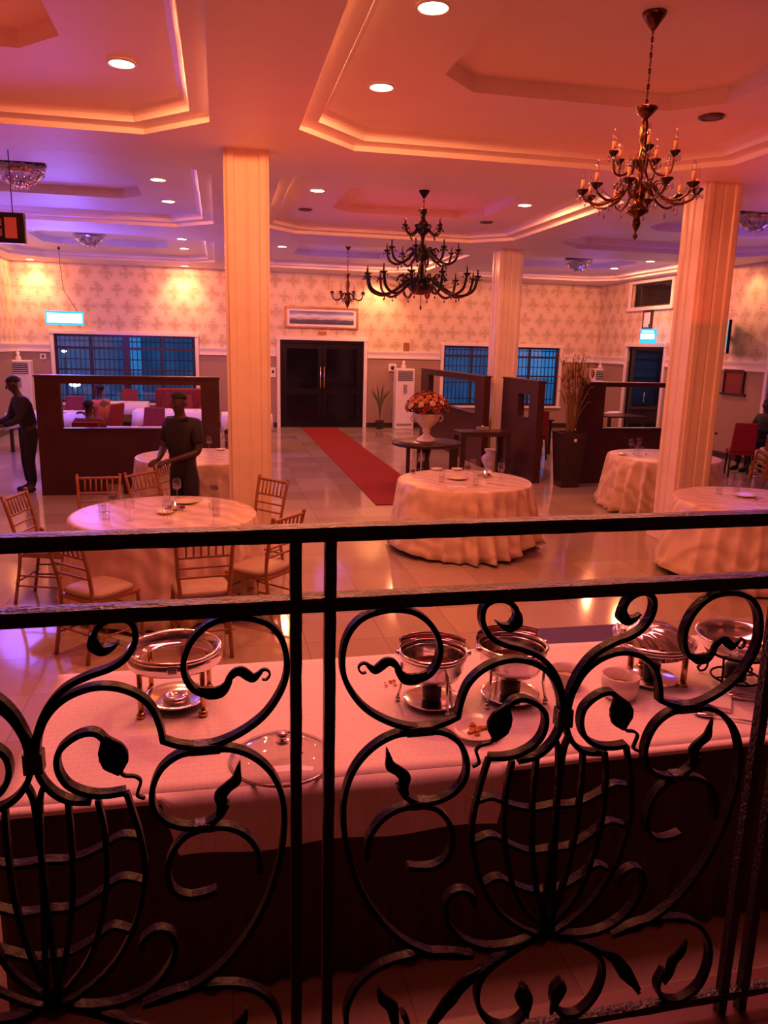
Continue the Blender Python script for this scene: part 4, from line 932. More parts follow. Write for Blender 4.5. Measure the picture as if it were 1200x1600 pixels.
# right dining area
dining_table(8.75, 13.2, .9, .9, 0, 'dark square table beside the right column, before the crimson chair', None)
qn = Pz(968, 648, .75)
dining_table(qn.x, qn.y, 1.0, .8, 0, 'dark square table seen through the right partition opening', None)
dining_table(6.6, 15.6, .8, .8, 0, 'dark square table seen past the partition beside the console', None)
q = Pz(1158, 742, 0)
red_chair(q.x-.12, q.y-.05, radians(152), 'crimson high backed chair right of the right column', 'magenta')
person('dark haired seated person in black, at the right edge behind the crimson chair', (q.x+.76, q.y+.50, 0), radians(-85), SIT, 'shirt_dk', 'trouser', sleeve='long', longhair=True, scale=1.02)
red_chair(q.x+.79, q.y+.50, radians(-85), 'crimson chair under the person in black at the right edge', 'magenta')
red_chair(6.35, 14.7, radians(170), 'red chair seen between planter and right partition')
red_chair(7.1, 16.6, radians(80), 'red chair at the left end of the dark table in the right partition opening')
q = Pz(958, 645, .76)
b = MB(); b.add([(-.25, -.12, 0), (.2, -.14, .005), (.26, .1, 0), (-.2, .14, 0), (-.1, -.05, .05), (.1, -.04, .06), (.12, .05, .05), (-.08, .06, .04)], [(0, 1, 5, 4), (1, 2, 6, 5), (2, 3, 7, 6), (3, 0, 4, 7), (4, 5, 6, 7), (3, 2, 1, 0)], True)
o = b.build('napkin', 'white_cloth'); o.location = (q.x, q.y, .746); tag(o, 'crumpled white napkin on the dark table in the right partition opening', 'napkin')

# ------------------------------------------------------------------ tableware
GL = {}
def wine_glass(x, y, z, label, wine=None):
    k = 'w%s' % wine
    if k not in GL:
        o = thing('wine_glass', label, 'glass', (x, y, z), 0, 'glasses on the dressed tables')
        b = MB(); b.lathe([(.030, .092), (.036, .105), (.040, .13), (.038, .16), (.034, .19)], 20, cap0=False, cap1=False); b.build('bowl', 'glass', o)
        b = MB(); b.lathe([(.032, 0), (.032, .003), (.008, .008), (.0045, .02), (.0045, .085), (.012, .092), (.0, .093)], 18); b.build('stem', 'glass', o)
        if wine: b = MB(); b.lathe([(.0, .094), (.032, .106), (.0385, .122), (.0392, .14), (0, .141)], 18); b.build('wine', 'wine' if wine == 'red' else 'water', o)
        GL[k] = o; return o
    return dup(GL[k], (x, y, z), 0, label)
def tumbler(x, y, z, label, kind=''):
    k = 't%s' % kind
    if k not in GL:
        o = thing('tumbler', label, 'glass', (x, y, z), 0, 'glasses on the dressed tables'); h = .15
        b = MB(); b.lathe([(.028, 0), (.030, .004), (.034, h)], 20, cap1=False); b.build('glass_wall', 'glass', o)
        b = MB(); b.lathe([(0, .0105), (.0278, .0125), (.030, .065 if kind != 'red' else .045), (0, .065 if kind != 'red' else .045)], 18); b.build('drink', 'wine' if kind == 'red' else 'water', o)
        GL[k] = o; return o
    return dup(GL[k], (x, y, z), 0, label)
def plate_set(x, y, z, label, r=.12, grp='plates on the dressed tables'):
    if 'pl%s' % r not in GL:
        b = MB(); b.lathe([(r*.55, 0), (r*.6, .006), (r*.95, .02), (r, .023), (r*.97, .026), (r*.6, .011), (0, .010)], 32); o = b.build('dinner_plate', 'ceramic'); o.location = (x, y, z); GL['pl%s' % r] = o; return tag(o, label, 'plate', grp)
    return dup(GL['pl%s' % r], (x, y, z), 0, label)
def cutlery(x, y, z, rz, label, kind='table_knife'):
    o = thing(kind, label, 'cutlery', (x, y, z), rz, 'cutlery on the dressed tables')
    if kind == 'table_knife':
        b = MB(); b.box(-.10, .02, -.007, .007, 0, .004); b.build('blade', 'steel', o, .002); b = MB(); b.box(.02, .11, -.008, .008, 0, .008); b.build('handle', 'steel', o, .003)
    else:
        b = MB(); b.box(-.02, .11, -.006, .006, 0, .005); b.build('handle', 'steel', o, .002); b = MB(); b.box(-.055, -.02, -.012, .012, 0, .004)
        for k in range(4): b.box(-.1, -.055, -.012+k*.0068, -.0085+k*.0068, .001, .004)
        b.build('tines', 'steel', o)
    return o
def candle(x, y, z, label):
    o = thing('candle_bowl', label, 'candle holder', (x, y, z), 0, 'candle centrepieces')
    b = MB(); b.lathe([(.07, 0), (.085, .012), (.09, .02), (.05, .012), (0, .01)], 24); b.build('saucer', 'glass', o)
    b = MB(); b.lathe([(.02, .012), (.035, .03), (.038, .055), (.035, .055), (.03, .03), (0, .018)], 20); b.build('cup', 'glass', o)
    b = MB(); b.lathe([(.024, .02), (.026, .042), (0, .043)], 16); b.build('wax', 'ceramic', o)
    b = MB(); b.ball((0, 0, .062), .008, 8, 6, (.7, .7, 1.8)); b.build('flame', 'flame', o)
    for a in (.3, 2.4, 4.5):
        p = MB(); p.ball((.062*cos(a), .062*sin(a), .03), .022, 8, 6, (1, 1, .7)); p.build('flower', 'redfl' if a < 1 else 'cream_fl', o)
    return o
def napkin(x, y, z, label, rz=0):
    if 'nap' not in GL:
        b = MB(); b.add([(-.05, -.045, 0), (.05, -.045, 0), (.05, .045, 0), (-.05, .045, 0), (-.02, -.012, .042), (.03, .012, .038)], [(3, 2, 1, 0), (0, 1, 4), (1, 2, 5, 4), (2, 3, 5), (3, 0, 4, 5)]); o = b.build('napkin', 'white_cloth', None, .004); o.location = (x, y, z); o.rotation_euler.z = rz; GL['nap'] = o
        return tag(o, label, 'napkin', 'folded napkins on the dressed tables')
    return dup(GL['nap'], (x, y, z), rz, label)
def on(u, v): q = Pz(u, v, TZ); return q.x, q.y, TZ
LT = 'left round table'
tumbler(*on(166, 812), 'tall tumbler of water at the left of the %s, nearer the railing' % LT); tumbler(*on(160, 802), 'tumbler just behind the left front tumbler of the %s' % LT)
tumbler(*on(188, 782), 'tumbler at the back left of the %s, right of a dark drink' % LT, 'w'); tumbler(*on(176, 782), 'tumbler with dark red drink at the back left of the %s' % LT, 'red')
wine_glass(*on(203, 814), 'empty wine glass standing alone, front left on the %s' % LT); wine_glass(*on(262, 818), 'wine glass nearest the railing, before the candle on the %s' % LT, 'white')
tumbler(*on(261, 784), 'tumbler at the back of the %s, before the waiter' % LT); wine_glass(*on(277, 779), 'tall wine glass before the waiter trousers, back of the %s' % LT, 'white')
wine_glass(*on(335, 783), 'glass of red wine at the back right of the %s' % LT, 'red'); tumbler(*on(338, 806), 'tumbler at the right of the %s, behind another glass' % LT, 'w'); wine_glass(*on(334, 821), 'wine glass at the front right of the %s' % LT)
candle(*on(274, 798), 'lit candle with small flowers at the middle of the left round table')
plate_set(*on(290, 786), 'plate at the back of the left round table'); napkin(*on(320, 785), 'folded white napkin at the back right of the left round table', .4)
plate_set(*on(258, 803), 'small bowl plate left of the candle on the left round table', .07, 'side plates on the dressed tables')
CT = 'centre round table'
tumbler(*on(645, 739), 'tumbler with dark drink at the left of the %s' % CT, 'red'); wine_glass(*on(658, 732), 'wine glass at the back left of the %s' % CT, 'white'); wine_glass(*on(651, 734), 'empty wine glass beside the dark drink tumbler of the %s' % CT)
wine_glass(*on(730, 748), 'glass of red wine at the middle of the %s' % CT, 'red'); tumbler(*on(739, 736), 'tumbler at the back of the %s, behind the red wine' % CT); wine_glass(*on(764, 738), 'wine glass at the back right of the %s, left of its rightmost glass' % CT, 'white'); wine_glass(*on(782, 749), 'rightmost wine glass on the %s' % CT)
tumbler(*on(743, 759), 'tumbler of water right of the red wine, front of the %s' % CT, 'w'); tumbler(*on(690, 754), 'clear tumbler left of the stacked plate on the %s' % CT)
plate_set(*on(714, 749), 'larger white plate in the middle of the %s' % CT); candle(*on(757, 746), 'lit candle with small flowers on the centre round table')
plate_set(*on(682, 735), 'small plate at the back left of the %s' % CT, .07); plate_set(*on(714, 735), 'small plate at the back of the %s' % CT, .07)
napkin(*on(765, 740), 'folded white napkin at the right of the centre round table', 1.2)
cutlery(*on(713, 761), radians(-12), 'knife lying alone at the front of the centre round table'); cutlery(*on(775, 757), radians(-45), 'fork at the right front of the centre round table', 'table_fork')
tumbler(*on(263, 708), 'tumbler at left on the round table behind the waiter'); wine_glass(*on(327, 703), 'wine glass near the back of the table behind the waiter', 'white'); wine_glass(*on(352, 700), 'wine glass beside the left column on the table behind the waiter'); plate_set(*on(345, 704), 'small dish beside the left column on the table behind the waiter', .07)
wine_glass(*on(985, 706), 'wine glass at the left on the round table behind the right column', 'red'); wine_glass(*on(997, 704), 'wine glass at the right on the round table behind the right column', 'red'); tumbler(*on(1000, 714), 'tumbler at the right on the round table behind the right column'); napkin(*on(1008, 711), 'folded napkin on the round table behind the right column')
tumbler(*on(992, 711), 'tumbler in front of the wine glasses on the round table behind the right column', 'w'); plate_set(*on(972, 711), 'dark rimmed small dish on the round table behind the right column', .07)
plate_set(*on(1163, 776), 'white plate on the round table at the right edge'); tumbler(*on(1123, 773), 'tumbler left of the plate on the round table at the right edge'); wine_glass(*on(1152, 768), 'wine glass behind the plate on the round table at the right edge'); tumbler(*on(1150, 771), 'tumbler behind the plate on the round table at the right edge', 'w'); cutlery(*on(1186, 780), radians(30), 'fork right of the plate on the round table at the right edge', 'table_fork')
# far tables
for x, y, lab in ((-3.0, 16.1, 'white cup on the far left table'), (-2.75, 16.3, 'white bowl on the far left table'), (-3.9, 16.2, 'stacked white dishes on the far left table')):
    plate_set(x, y, .76, lab, .07)
for k, (x, y, lab) in enumerate(((-2.25, 18.9, 'folded napkin at the left on the small window table'), (-2.1, 18.95, 'folded napkin at the right on the small window table'), (-1.2, 16.8, 'folded napkin left of the waiter head on the white table'), (-1.06, 16.85, 'folded napkin touching the waiter head on the white table'), (-.5, 16.8, 'folded napkin right of the waiter head on the white table'), (-1.75, 13.25, 'folded napkin at the left on the table behind the left partition'), (-1.3, 13.3, 'folded napkin at the right on the table behind the left partition'), (-3.95, 16.35, 'folded napkin at the left end of the far left table'), (-2.9, 16.35, 'folded napkin at the right end of the far left table'))):
    napkin(x, y, .757, lab, k)
plate_set(-1.5, 13.2, .757, 'white plate on the table behind the left partition'); plate_set(-1.15, 13.15, .757, 'second white plate, right end of the table behind the left partition')
plate_set(8.6, 13.1, .745, 'white plate on the dark table beside the right column'); wine_glass(8.8, 13.3, .745, 'wine glass on the dark table beside the right column', 'red')
q = Px(824, 633, 5.4); napkin(6.6, 15.5, .746, 'white card on the dark table past the console partition', .2)
napkin(6.4, 15.45, .746, 'folded napkin left of the white card past the console partition', .9)

# ------------------------------------------------------------------ buffet table and everything on it
BX0, BX1, BY0, BY1, BZ = -.70, 2.95, 2.29, 3.27, .78
o = thing('buffet_table', 'long buffet trestle table under the white cloth behind the railing', 'table', (0, 0, 0))
b = MB(); b.box(BX0+.02, BX1-.02, BY0+.02, BY1-.02, BZ-.045, BZ-.006); b.build('tabletop', 'blackwood', o, .004)
for x in (BX0+.12, 1.1, BX1-.12):
    for y in (BY0+.12, BY1-.12): b = MB(); b.tube([(x, y, BZ-.045), (x, y, 0)], .02, 8); b.build('leg', 'dark_metal', o)
# skirt: gathered dark cloth hung round the table
b = MB(); per = []
def edge(p, q, n):
    for k in range(n): per.append((p[0]+(q[0]-p[0])*k/n, p[1]+(q[1]-p[1])*k/n))
edge((BX0, BY0), (BX1, BY0), 240); edge((BX1, BY0), (BX1, BY1), 60); edge((BX1, BY1), (BX0, BY1), 240); edge((BX0, BY1), (BX0, BY0), 60)
cx, cy = (BX0+BX1)/2, (BY0+BY1)/2; n = len(per); vs = []
for z, f in ((BZ-.012, .0), (BZ-.2, .6), (.012, 1)):
    for i, (x, y) in enumerate(per):
        s = 1+.0; off = .012+f*.014*sin(i*.95)+f*.006*sin(i*.31); nx = (0 if BX0 < x < BX1 else (1 if x >= BX1 else -1)); ny = (0 if BY0 < y < BY1 else (1 if y >= BY1 else -1)); vs.append((x+nx*off, y+ny*off, z))
b.add(vs, [(j*n+i, j*n+(i+1) % n, (j+1)*n+(i+1) % n, (j+1)*n+i) for j in range(2) for i in range(n)], True)
sk = b.build('table_skirt', 'skirt'); tag(sk, 'dark maroon gathered skirt hanging round the buffet table', 'table skirt')
# white cloth: top, a little over the edges, and a longer flap in front between two joins
b = MB(); NX, NY = 74, 18; vs = []; fs = []; T = BZ
def cz(x, y): return .0012*sin(x*9+y*4)+.001*sin(y*17-x*3)
for j in range(NY+1):
    for i in range(NX+1):
        x = BX0-.004+(BX1-BX0+.008)*i/NX; y = BY0-.004+(BY1-BY0+.008)*j/NY; vs.append((x, y, T+cz(x, y)))
fs = [(j*(NX+1)+i, j*(NX+1)+i+1, (j+1)*(NX+1)+i+1, (j+1)*(NX+1)+i) for j in range(NY) for i in range(NX)]
b.add(vs, fs, True)
e0 = [(BX0-.004+(BX1-BX0+.008)*i/NX, BY0-.004) for i in range(NX+1)]
dv = []
for k in range(7):
    for i, (x, y) in enumerate(e0):
        long_ = 1 if -.17 < x < .97 else 0; L = .215 if long_ else .016
        dv.append((x, y-.024-.012*sin(x*14)*(k/6)*long_ if k else y, T+cz(x, y)-(.004 if k else 0)-L*k/6))
b.add(dv, [(k*(NX+1)+i, (k+1)*(NX+1)+i, (k+1)*(NX+1)+i+1, k*(NX+1)+i+1) for k in range(6) for i in range(NX)], True)
lv = []
for k in range(4):
    for j in range(13): y = BY0+(BY1-BY0)*j/12; lv.append((BX0-.004-.004*k-.03*(k/3)*(1+sin(j*1.3)), y, T-.002-.12*k))
b.add(lv, [(k*13+j, k*13+j+1, (k+1)*13+j+1, (k+1)*13+j) for k in range(3) for j in range(12)], True)
c = b.build('tablecloth', 'buffet_cloth'); s = c.modifiers.new('thickness', 'SOLIDIFY'); s.thickness = .003; s.offset = 1
tag(c, 'white checked cloth covering the long buffet table behind the railing', 'tablecloth')
TB = BZ+.0045
def legs(o, R, z, n, mt, r=.011, ph=.4, foot=True, Rb=None):
    for k in range(n):
        a = ph+2*pi*k/n; b = MB(); rb = Rb or R; b.tube([(R*cos(a), R*sin(a), z), (R*cos(a), R*sin(a), z*.5), (rb*cos(a), rb*sin(a), .012)], r, 8)
        if foot: b.lathe([(r*1.7, 0), (r*1.8, .012), (r*1.1, .022)], 12, (rb*cos(a), rb*sin(a), 0))
        b.build('leg', mt, o)
# 1 open ring chafing stand
q = Pz(276, 1098, TB)
o = thing('chafing_stand', 'open round steel chafing stand with clear view through it, left on the buffet', 'chafing dish', (q.x, q.y, TB))
b = MB(); b.lathe([(.150, .185), (.178, .185), (.182, .195), (.182, .232), (.186, .240), (.176, .246), (.166, .242), (.162, .215), (.150, .196), (.135, .193), (.135, .189), (.150, .185)], 56, cap0=False, cap1=False); b.build('support_ring', 'steel', o)
b = MB(); b.lathe([(.1825, .196), (.185, .2), (.185, .226), (.1825, .23)], 56, cap0=False, cap1=False); b.build('outer_band', 'steel', o)
b = MB(); b.box(-.02, .02, -.192, -.178, .203, .226); b.build('latch', 'steel', o, .004)
legs(o, .165, .185, 4, 'brass', .010, .7)
b = MB(); b.lathe([(.0, .012), (.085, .012), (.105, .022), (.125, .03), (.13, .034), (.12, .036), (.09, .026), (.05, .02), (0, .02)], 44); b.build('base_tray', 'steel', o)
b = MB(); b.lathe([(.05, .02), (.05, .034), (.03, .038), (.025, .03), (0, .03)], 24); b.build('burner_cup', 'steel', o)
# glass lid lying flat
q = Pz(441, 1185, TB)
o = thing('glass_lid', 'clear domed glass lid with steel knob lying flat on the buffet', 'lid', (q.x, q.y, TB))
b = MB(); b.lathe([(.180, .004), (.172, .014), (.14, .034), (.09, .052), (.03, .06), (.0, .061)], 56, cap0=False); b.build('dome', 'lidglass', o)
b = MB(); b.lathe([(.176, .0), (.183, .0), (.184, .005), (.178, .008)], 56, cap0=False, cap1=False); b.build('steel_rim', 'steel', o)
b = MB(); b.lathe([(.022, .06), (.022, .064), (.008, .068), (.008, .078), (.022, .086), (.02, .098), (.0, .102)], 22); b.build('knob', 'steel', o)
for k in range(1):
    b = MB(); b.lathe([(.006, .052), (.006, .058), (0, .06)], 10, (.06, -.07, 0)); b.build('steam_vent', 'steel', o)
# 2 and 3 deep round chafers with food
def deep_chafer(u, v, label, food, ph, rz, s=1.0):
    q = Pz(u, v, TB); o = thing('chafing_dish', label, 'chafing dish', (q.x, q.y, TB), rz); o.scale = (s,)*3
    b = MB(); b.lathe([(.0, .10), (.07, .102), (.11, .125), (.126, .16), (.128, .20), (.136, .206), (.138, .214), (.128, .216), (.122, .205), (.119, .165), (.10, .13), (.06, .115), (0, .112)], 52, cap0=False, cap1=False); b.build('bowl', 'steel', o)
    b = MB(); b.lathe([(.130, .214), (.140, .218), (.143, .228), (.136, .236), (.128, .230), (.126, .22)], 52, cap0=False, cap1=False); b.build('rim', 'steel', o)
    b = MB(); b.lathe([(.0, .160), (.06, .162), (.119, .158), (.118, .15), (0, .15)], 40); b.build('food', food, o)
    # lid rolled back under the far rim
    vs = []; fs = []; A, B = 18, 6
    for i in range(A+1):
        for j in range(B+1):
            a = pi*.12+pi*.76*i/A; e = .35+.5*j/B; vs.append((.149*cos(a), .149*sin(a)*(1-.1*j/B), .236-.05*(1-j/B)+.028*j/B))
    b = MB(); b.add(vs, [(i*(B+1)+j, (i+1)*(B+1)+j, (i+1)*(B+1)+j+1, i*(B+1)+j+1) for i in range(A) for j in range(B)], True); l = b.build('rolled_back_lid', 'steel', o); sm = l.modifiers.new('thickness', 'SOLIDIFY'); sm.thickness = .003
    for sx in (-1, 1): b = MB(); b.ball((sx*.146, 0, .222), .012, 10, 8); b.build('hinge_knob', 'steel', o)
    legs(o, .128, .17, 3, 'steel', .006, ph, True, .142)
    b = MB(); b.lathe([(0, .010), (.08, .010), (.112, .018), (.118, .026), (.108, .024), (.075, .018), (0, .018)], 44); b.build('base_tray', 'steel', o)
    b = MB(); b.lathe([(.036, .018), (.040, .03), (.040, .085), (.034, .092), (0, .092)], 24); b.build('burner_can', 'rubber', o)
    return o
deep_chafer(674, 1098, 'left of two deep round steel chafing dishes, dark stew inside', 'stew', .9, radians(-10), .98)
deep_chafer(796, 1090, 'right of two deep round steel chafing dishes, beside the blue mat', 'stew', 1.5, radians(5), 1.03)
# plate with leftover food
q = Pz(741, 1143, TB)
if True:
    o = thing('serving_plate', 'white plate with yellow food scraps in front of the deep chafing dishes', 'plate', (q.x, q.y, TB))
    b = MB(); b.lathe([(.06, 0), (.066, .006), (.10, .016), (.108, .020), (.104, .023), (.066, .011), (0, .010)], 40); b.build('plate_body', 'ceramic', o)
    b = MB(); rnd = random.Random(9)
    for k in range(26): a = rnd.uniform(0, 6.28); rr = rnd.uniform(0, .05); b.ball((.008+rr*cos(a), -.012+rr*sin(a)*.8, .013+rnd.uniform(0, .006)), rnd.uniform(.006, .012), 7, 5, (1.3, 1, .6))
    b.build('food_scraps', 'food', o)['kind'] = 'stuff'
q = Pz(608, 1068, TB); b = MB(); rnd = random.Random(4)
for k in range(10): b.ball((rnd.uniform(-.03, .03), rnd.uniform(-.03, .03), .004), rnd.uniform(.003, .009), 6, 4, (1.2, 1, .5))
o = b.build('food_crumbs', 'food'); o.location = (q.x, q.y, TB); tag(o, 'few food crumbs on the white cloth left of the deep chafing dishes', 'crumbs', None, 'stuff')
def bowl(u, v, label, r, h):
    q = Pz(u, v, TB); o = thing('bowl', label, 'bowl', (q.x, q.y, TB), 0, 'white serving bowls')
    b = MB(); b.lathe([(r*.72, 0), (r*.86, .008), (r*.97, h*.5), (r, h), (r*.95, h+.002), (r*.9, h*.55), (r*.78, .014), (0, .012)], 44); b.build('bowl_wall', 'ceramic', o)
    b = MB(); b.lathe([(r*.965, h*.62), (r*1.0, h*.66), (r*.985, h*.70)], 44, cap0=False, cap1=False); b.build('raised_band', 'ceramic', o)
    b = MB(); b.lathe([(0, h*.5), (r*.5, h*.52), (r*.88, h*.48)], 30); b.build('contents', 'cream_fl', o); return o
bowl(967, 1088, 'white straight sided bowl in front of the shell lidded dish', .078, .098)
bowl(884, 1070, 'white bowl right of the deep chafing dishes, half behind the railing scroll', .072, .075)
# 4 shell lidded dish on brass legs
q = Pz(1016, 1063, TB)
o = thing('shell_chafing_dish', 'steel chafing dish with fluted shell shaped lid on brass legs', 'chafing dish', (q.x, q.y, TB), radians(0))
b = MB(); b.lathe([(0, .115), (.09, .118), (.135, .14), (.15, .168), (.168, .172), (.170, .180), (.150, .182), (.14, .165), (0, .15)], 52, cap0=False, cap1=False); b.build('pan', 'steel', o)
b = MB(); b.lathe([(.160, .182), (.174, .186), (.176, .196), (.164, .204), (.158, .200)], 52, cap0=False, cap1=False); b.build('rim', 'steel', o)
vs = []; fs = []; A, B = 72, 12
for i in range(A):
    a = 2*pi*i/A
    for j in range(B+1):
        t = j/B; base = Vector((-.145, .02, .205)); e = Vector((.158*cos(a), .158*sin(a), .202)); p = base.lerp(e, t); rel = atan2(e.y-base.y, e.x-base.x)
        p.z += .062*sin(pi*min(1, t*1.0))*(.5+.5*cos(rel))+.010*t*sin(rel*22)*(1-.3*t); vs.append(p)
b = MB(); b.add(vs, [(i*(B+1)+j, ((i+1) % A)*(B+1)+j, ((i+1) % A)*(B+1)+j+1, i*(B+1)+j+1) for i in range(A) for j in range(B)], True); b.build('shell_lid', 'steel', o)
b = MB()
for k in range(3): b.tube([(-.15-.018*cos(t), .02+.055*sin(t)*(1-.2*k), .205+.012*k+.022*sin(abs(t))) for t in [-1.5+.25*i for i in range(13)]], .009, 8)
b.build('shell_hinge', 'steel', o)
legs(o, .135, .15, 3, 'brass', .013, -.75)
b = MB(); b.lathe([(0, .008), (.09, .008), (.12, .016), (.11, .022), (0, .016)], 40); b.build('base_tray', 'steel', o)
b = MB(); b.lathe([(.036, .016), (.038, .08), (0, .082)], 24); b.build('burner_can', 'rubber', o)
# 5 shallow pan on a wire stand
q = Pz(1147, 1068, TB)
o = thing('chafing_pan', 'wide shallow steel pan on a black wire stand, rightmost on the buffet', 'chafing dish', (q.x, q.y, TB))
b = MB(); b.lathe([(0, .145), (.10, .146), (.145, .165), (.168, .20), (.178, .222), (.186, .226), (.184, .232), (.172, .228), (.16, .205), (.138, .172), (.095, .153), (0, .152)], 56, cap0=False, cap1=False); b.build('pan', 'steel', o)
b = MB(); b.lathe([(0, .17), (.05, .172), (.135, .168), (0, .16)], 36); b.build('contents', 'stew', o)
for rr, z in ((.135, .155), (.10, .035)): b = MB(); b.tube([(rr*cos(2*pi*i/36), rr*sin(2*pi*i/36), z) for i in range(37)], .005, 6); b.build('wire_ring', 'iron_smooth', o)
for k in range(4):
    a = .5+pi/2*k; ca, sa = cos(a), sin(a)
    b = MB(); b.tube(catmull([(.135*ca, .135*sa, .155), (.125*ca, .125*sa, .09), (.13*ca, .13*sa, .03), (.155*ca, .155*sa, .006), (.17*ca, .17*sa, .02), (.158*ca, .158*sa, .03)], 6), .005, 6); b.build('wire_leg', 'iron_smooth', o)
b = MB(); b.lathe([(.04, .02), (.046, .03), (.046, .085), (.038, .095), (0, .096)], 24); b.build('burner_can', 'rubber', o)
b = MB(); b.tube([(-.10, 0, .035), (.10, 0, .035)], .004, 6); b.tube([(0, -.10, .035), (0, .10, .035)], .004, 6); b.build('cross_wires', 'iron_smooth', o)
# serving spoon, tongs, folded cloth
q = Pz(1166, 1092, TB); o = thing('serving_tongs', 'steel serving tongs with two claws, in front of the wide pan', 'tongs', (q.x, q.y, TB), radians(-20))
for s in (-1, 1): b = MB(); b.tube(catmull([(.16, 0, .012), (.08, s*.012, .012), (0, s*.016, .010), (-.05, s*.012, .016), (-.075, s*.004, .010)], 5), [.006]*12+[.010]*9, 6); b.build('arm', 'steel', o)
b = MB(); b.ball((.16, 0, .012), .011, 8, 6); b.build('hinge', 'steel', o)
q = Pz(1155, 1128, TB); o = thing('serving_spoon', 'long steel serving spoon near the front edge of the buffet, at right', 'spoon', (q.x, q.y, TB), radians(-32))
b = MB(); b.tube([(-.10, 0, .014), (0, 0, .01), (.16, 0, .008)], .0045, 6); b.build('handle', 'steel', o); b = MB(); b.ball((-.13, 0, .012), .032, 14, 8, (1.25, .8, .3)); b.build('spoon_bowl', 'steel', o)
q = Pz(1082, 1090, TB); o = thing('folded_cloth', 'folded pinkish white cloth between the shell lidded dish and the wide pan', 'cloth', (q.x, q.y, TB), radians(-38))
b = MB(); b.box(-.15, .15, -.085, .085, 0, .012); b.build('lower_fold', 'white_cloth', o, .005); b = MB(); b.box(-.145, .15, -.08, .02, .012, .02); b.build('upper_fold', 'white_cloth', o, .004)

# ------------------------------------------------------------------ wrought iron railing
RY = 1.20
ro = thing('railing', 'black wrought iron railing with scrolls across the foreground', 'railing', (0, RY, 0))
def rail(name, z0, z1, x0, x1, dz, y0, y1):
    N = 90; b = MB(); vs = []
    for i in range(N+1):
        x = x0+(x1-x0)*i/N; z = dz*(x-.3); w = .0014*noise.noise(Vector((x*38, z0*9, 0))); w2 = .0016*noise.noise(Vector((x*34, z0*9, 7)))
        vs += [(x, y0+w, z0+z+w2), (x, y1+w, z0+z+w2), (x, y1-w, z1+z+w), (x, (y0+y1)/2, z1+z+w+.0012), (x, y0-w, z1+z-w2)]
    b.add(vs, [(i*5+k, i*5+(k+1) % 5, (i+1)*5+(k+1) % 5, (i+1)*5+k) for i in range(N) for k in range(5)]+[(4, 3, 2, 1, 0), tuple(N*5+k for k in range(5))]); return b.build(name, 'iron', ro)
rail('top_rail', 1.888, 1.912, -1.3, 1.6, .006, -.013, .021); rail('lower_rail', 1.768, 1.792, -1.3, 1.6, .004, -.013, .021); rail('bottom_rail', .838, .856, -1.3, 1.6, 0, -.011, .011)
def post(x):
    N = 46; b = MB(); vs = []; h = .0095
    for i in range(N+1):
        z = .80+(1.89-.80)*i/N; w = .0013*noise.noise(Vector((x*50, z*30, 2)))
        vs += [(x-h+w, -h, z), (x+h+w, -h, z), (x+h+w*.4, h, z), (x-h+w*.4, h, z)]
    b.add(vs, [(i*4+k, i*4+(k+1) % 4, (i+1)*4+(k+1) % 4, (i+1)*4+k) for i in range(N) for k in range(4)]+[(3, 2, 1, 0), tuple(N*4+k for k in range(4))]); return b.build('post', 'iron', ro)
for x in (Py(462, 960, RY).x, Py(515.5, 960, RY).x, 1.035, 1.085, -.745, -.795): post(x)
CXP = Py(880, 1120, RY)           # collar of the right panel
def L(pts, n=7):
    out = []
    for u, v in pts: q = Py(u, v, RY); out.append((q.x-CXP.x, q.z))
    return [(p.x, p.y) for p in catmull([(a, c, 0) for a, c in out], n)]
T_ = []
def bar(name, pts, w=.0095, d=.019, n=7, taper=None):
    p = L(pts, n); N = len(p)
    W_ = w if taper is None else [w*(1+(taper-1)*max(0, (i/(N-1)-.6)/.4)) for i in range(N)]
    T_.append((name, 'strap', p, W_, d))
def blade(name, pts, ws, d=.006, n=6):
    p = L(pts, n); N = len(p); W_ = []
    for i in range(N): t = i/(N-1)*(len(ws)-1); k = min(int(t), len(ws)-2); W_.append(ws[k]+(ws[k+1]-ws[k])*(t-k))
    T_.append((name, 'strap', p, W_, d))
# left half of the right panel, traced; the right half mirrors it
bar('scroll', [(716, 1117), (690, 1129), (655, 1136), (612, 1128), (570, 1105), (543, 1070), (534, 1035), (541, 995), (562, 967), (592, 954), (622, 951), (650, 957), (674, 977), (686, 1005), (684, 1030), (672, 1050), (652, 1060), (632, 1058)])
blade('leaf', [(668, 1052), (650, 1060), (634, 1060), (624, 1051), (620, 1041), (612, 1034), (603, 1034), (595, 1040), (586, 1046), (578, 1042), (571, 1036), (564, 1037), (560, 1044), (565, 1051), (572, 1050)], [.010, .021, .020, .013, .011, .014, .017, .017, .015, .009, .005, .004, .003, .003, .003])
bar('scroll', [(714, 1119), (719, 1095), (730, 1068), (750, 1047), (778, 1033), (808, 1029), (838, 1037), (860, 1055), (873, 1083), (876, 1112), (873, 1138), (858, 1163), (836, 1180), (808, 1187)])
bar('scroll', [(880, 1118), (877, 1085), (866, 1052), (845, 1027), (815, 1013), (785, 1005), (765, 993), (753, 972), (754, 950), (766, 938), (785, 936), (801, 945), (807, 962), (803, 977)])
blade('leaf', [(808, 955), (806, 970), (796, 979), (784, 977), (774, 970)], [.010, .022, .017, .009, .002], .014)
bar('scroll', [(764, 1182), (790, 1181), (815, 1174), (838, 1158), (850, 1135), (850, 1113), (838, 1099), (820, 1091), (803, 1093), (790, 1106)])
blade('bud', [(794, 1099), (790, 1107), (785, 1118), (780, 1130), (777, 1142), (774, 1151), (772, 1157)], [.008, .020, .040, .047, .041, .020, .006], .008, 8)
bar('tendril', [(774, 1150), (766, 1160), (752, 1164), (744, 1172), (747, 1184), (748, 1192), (738, 1198)], .005, .006)
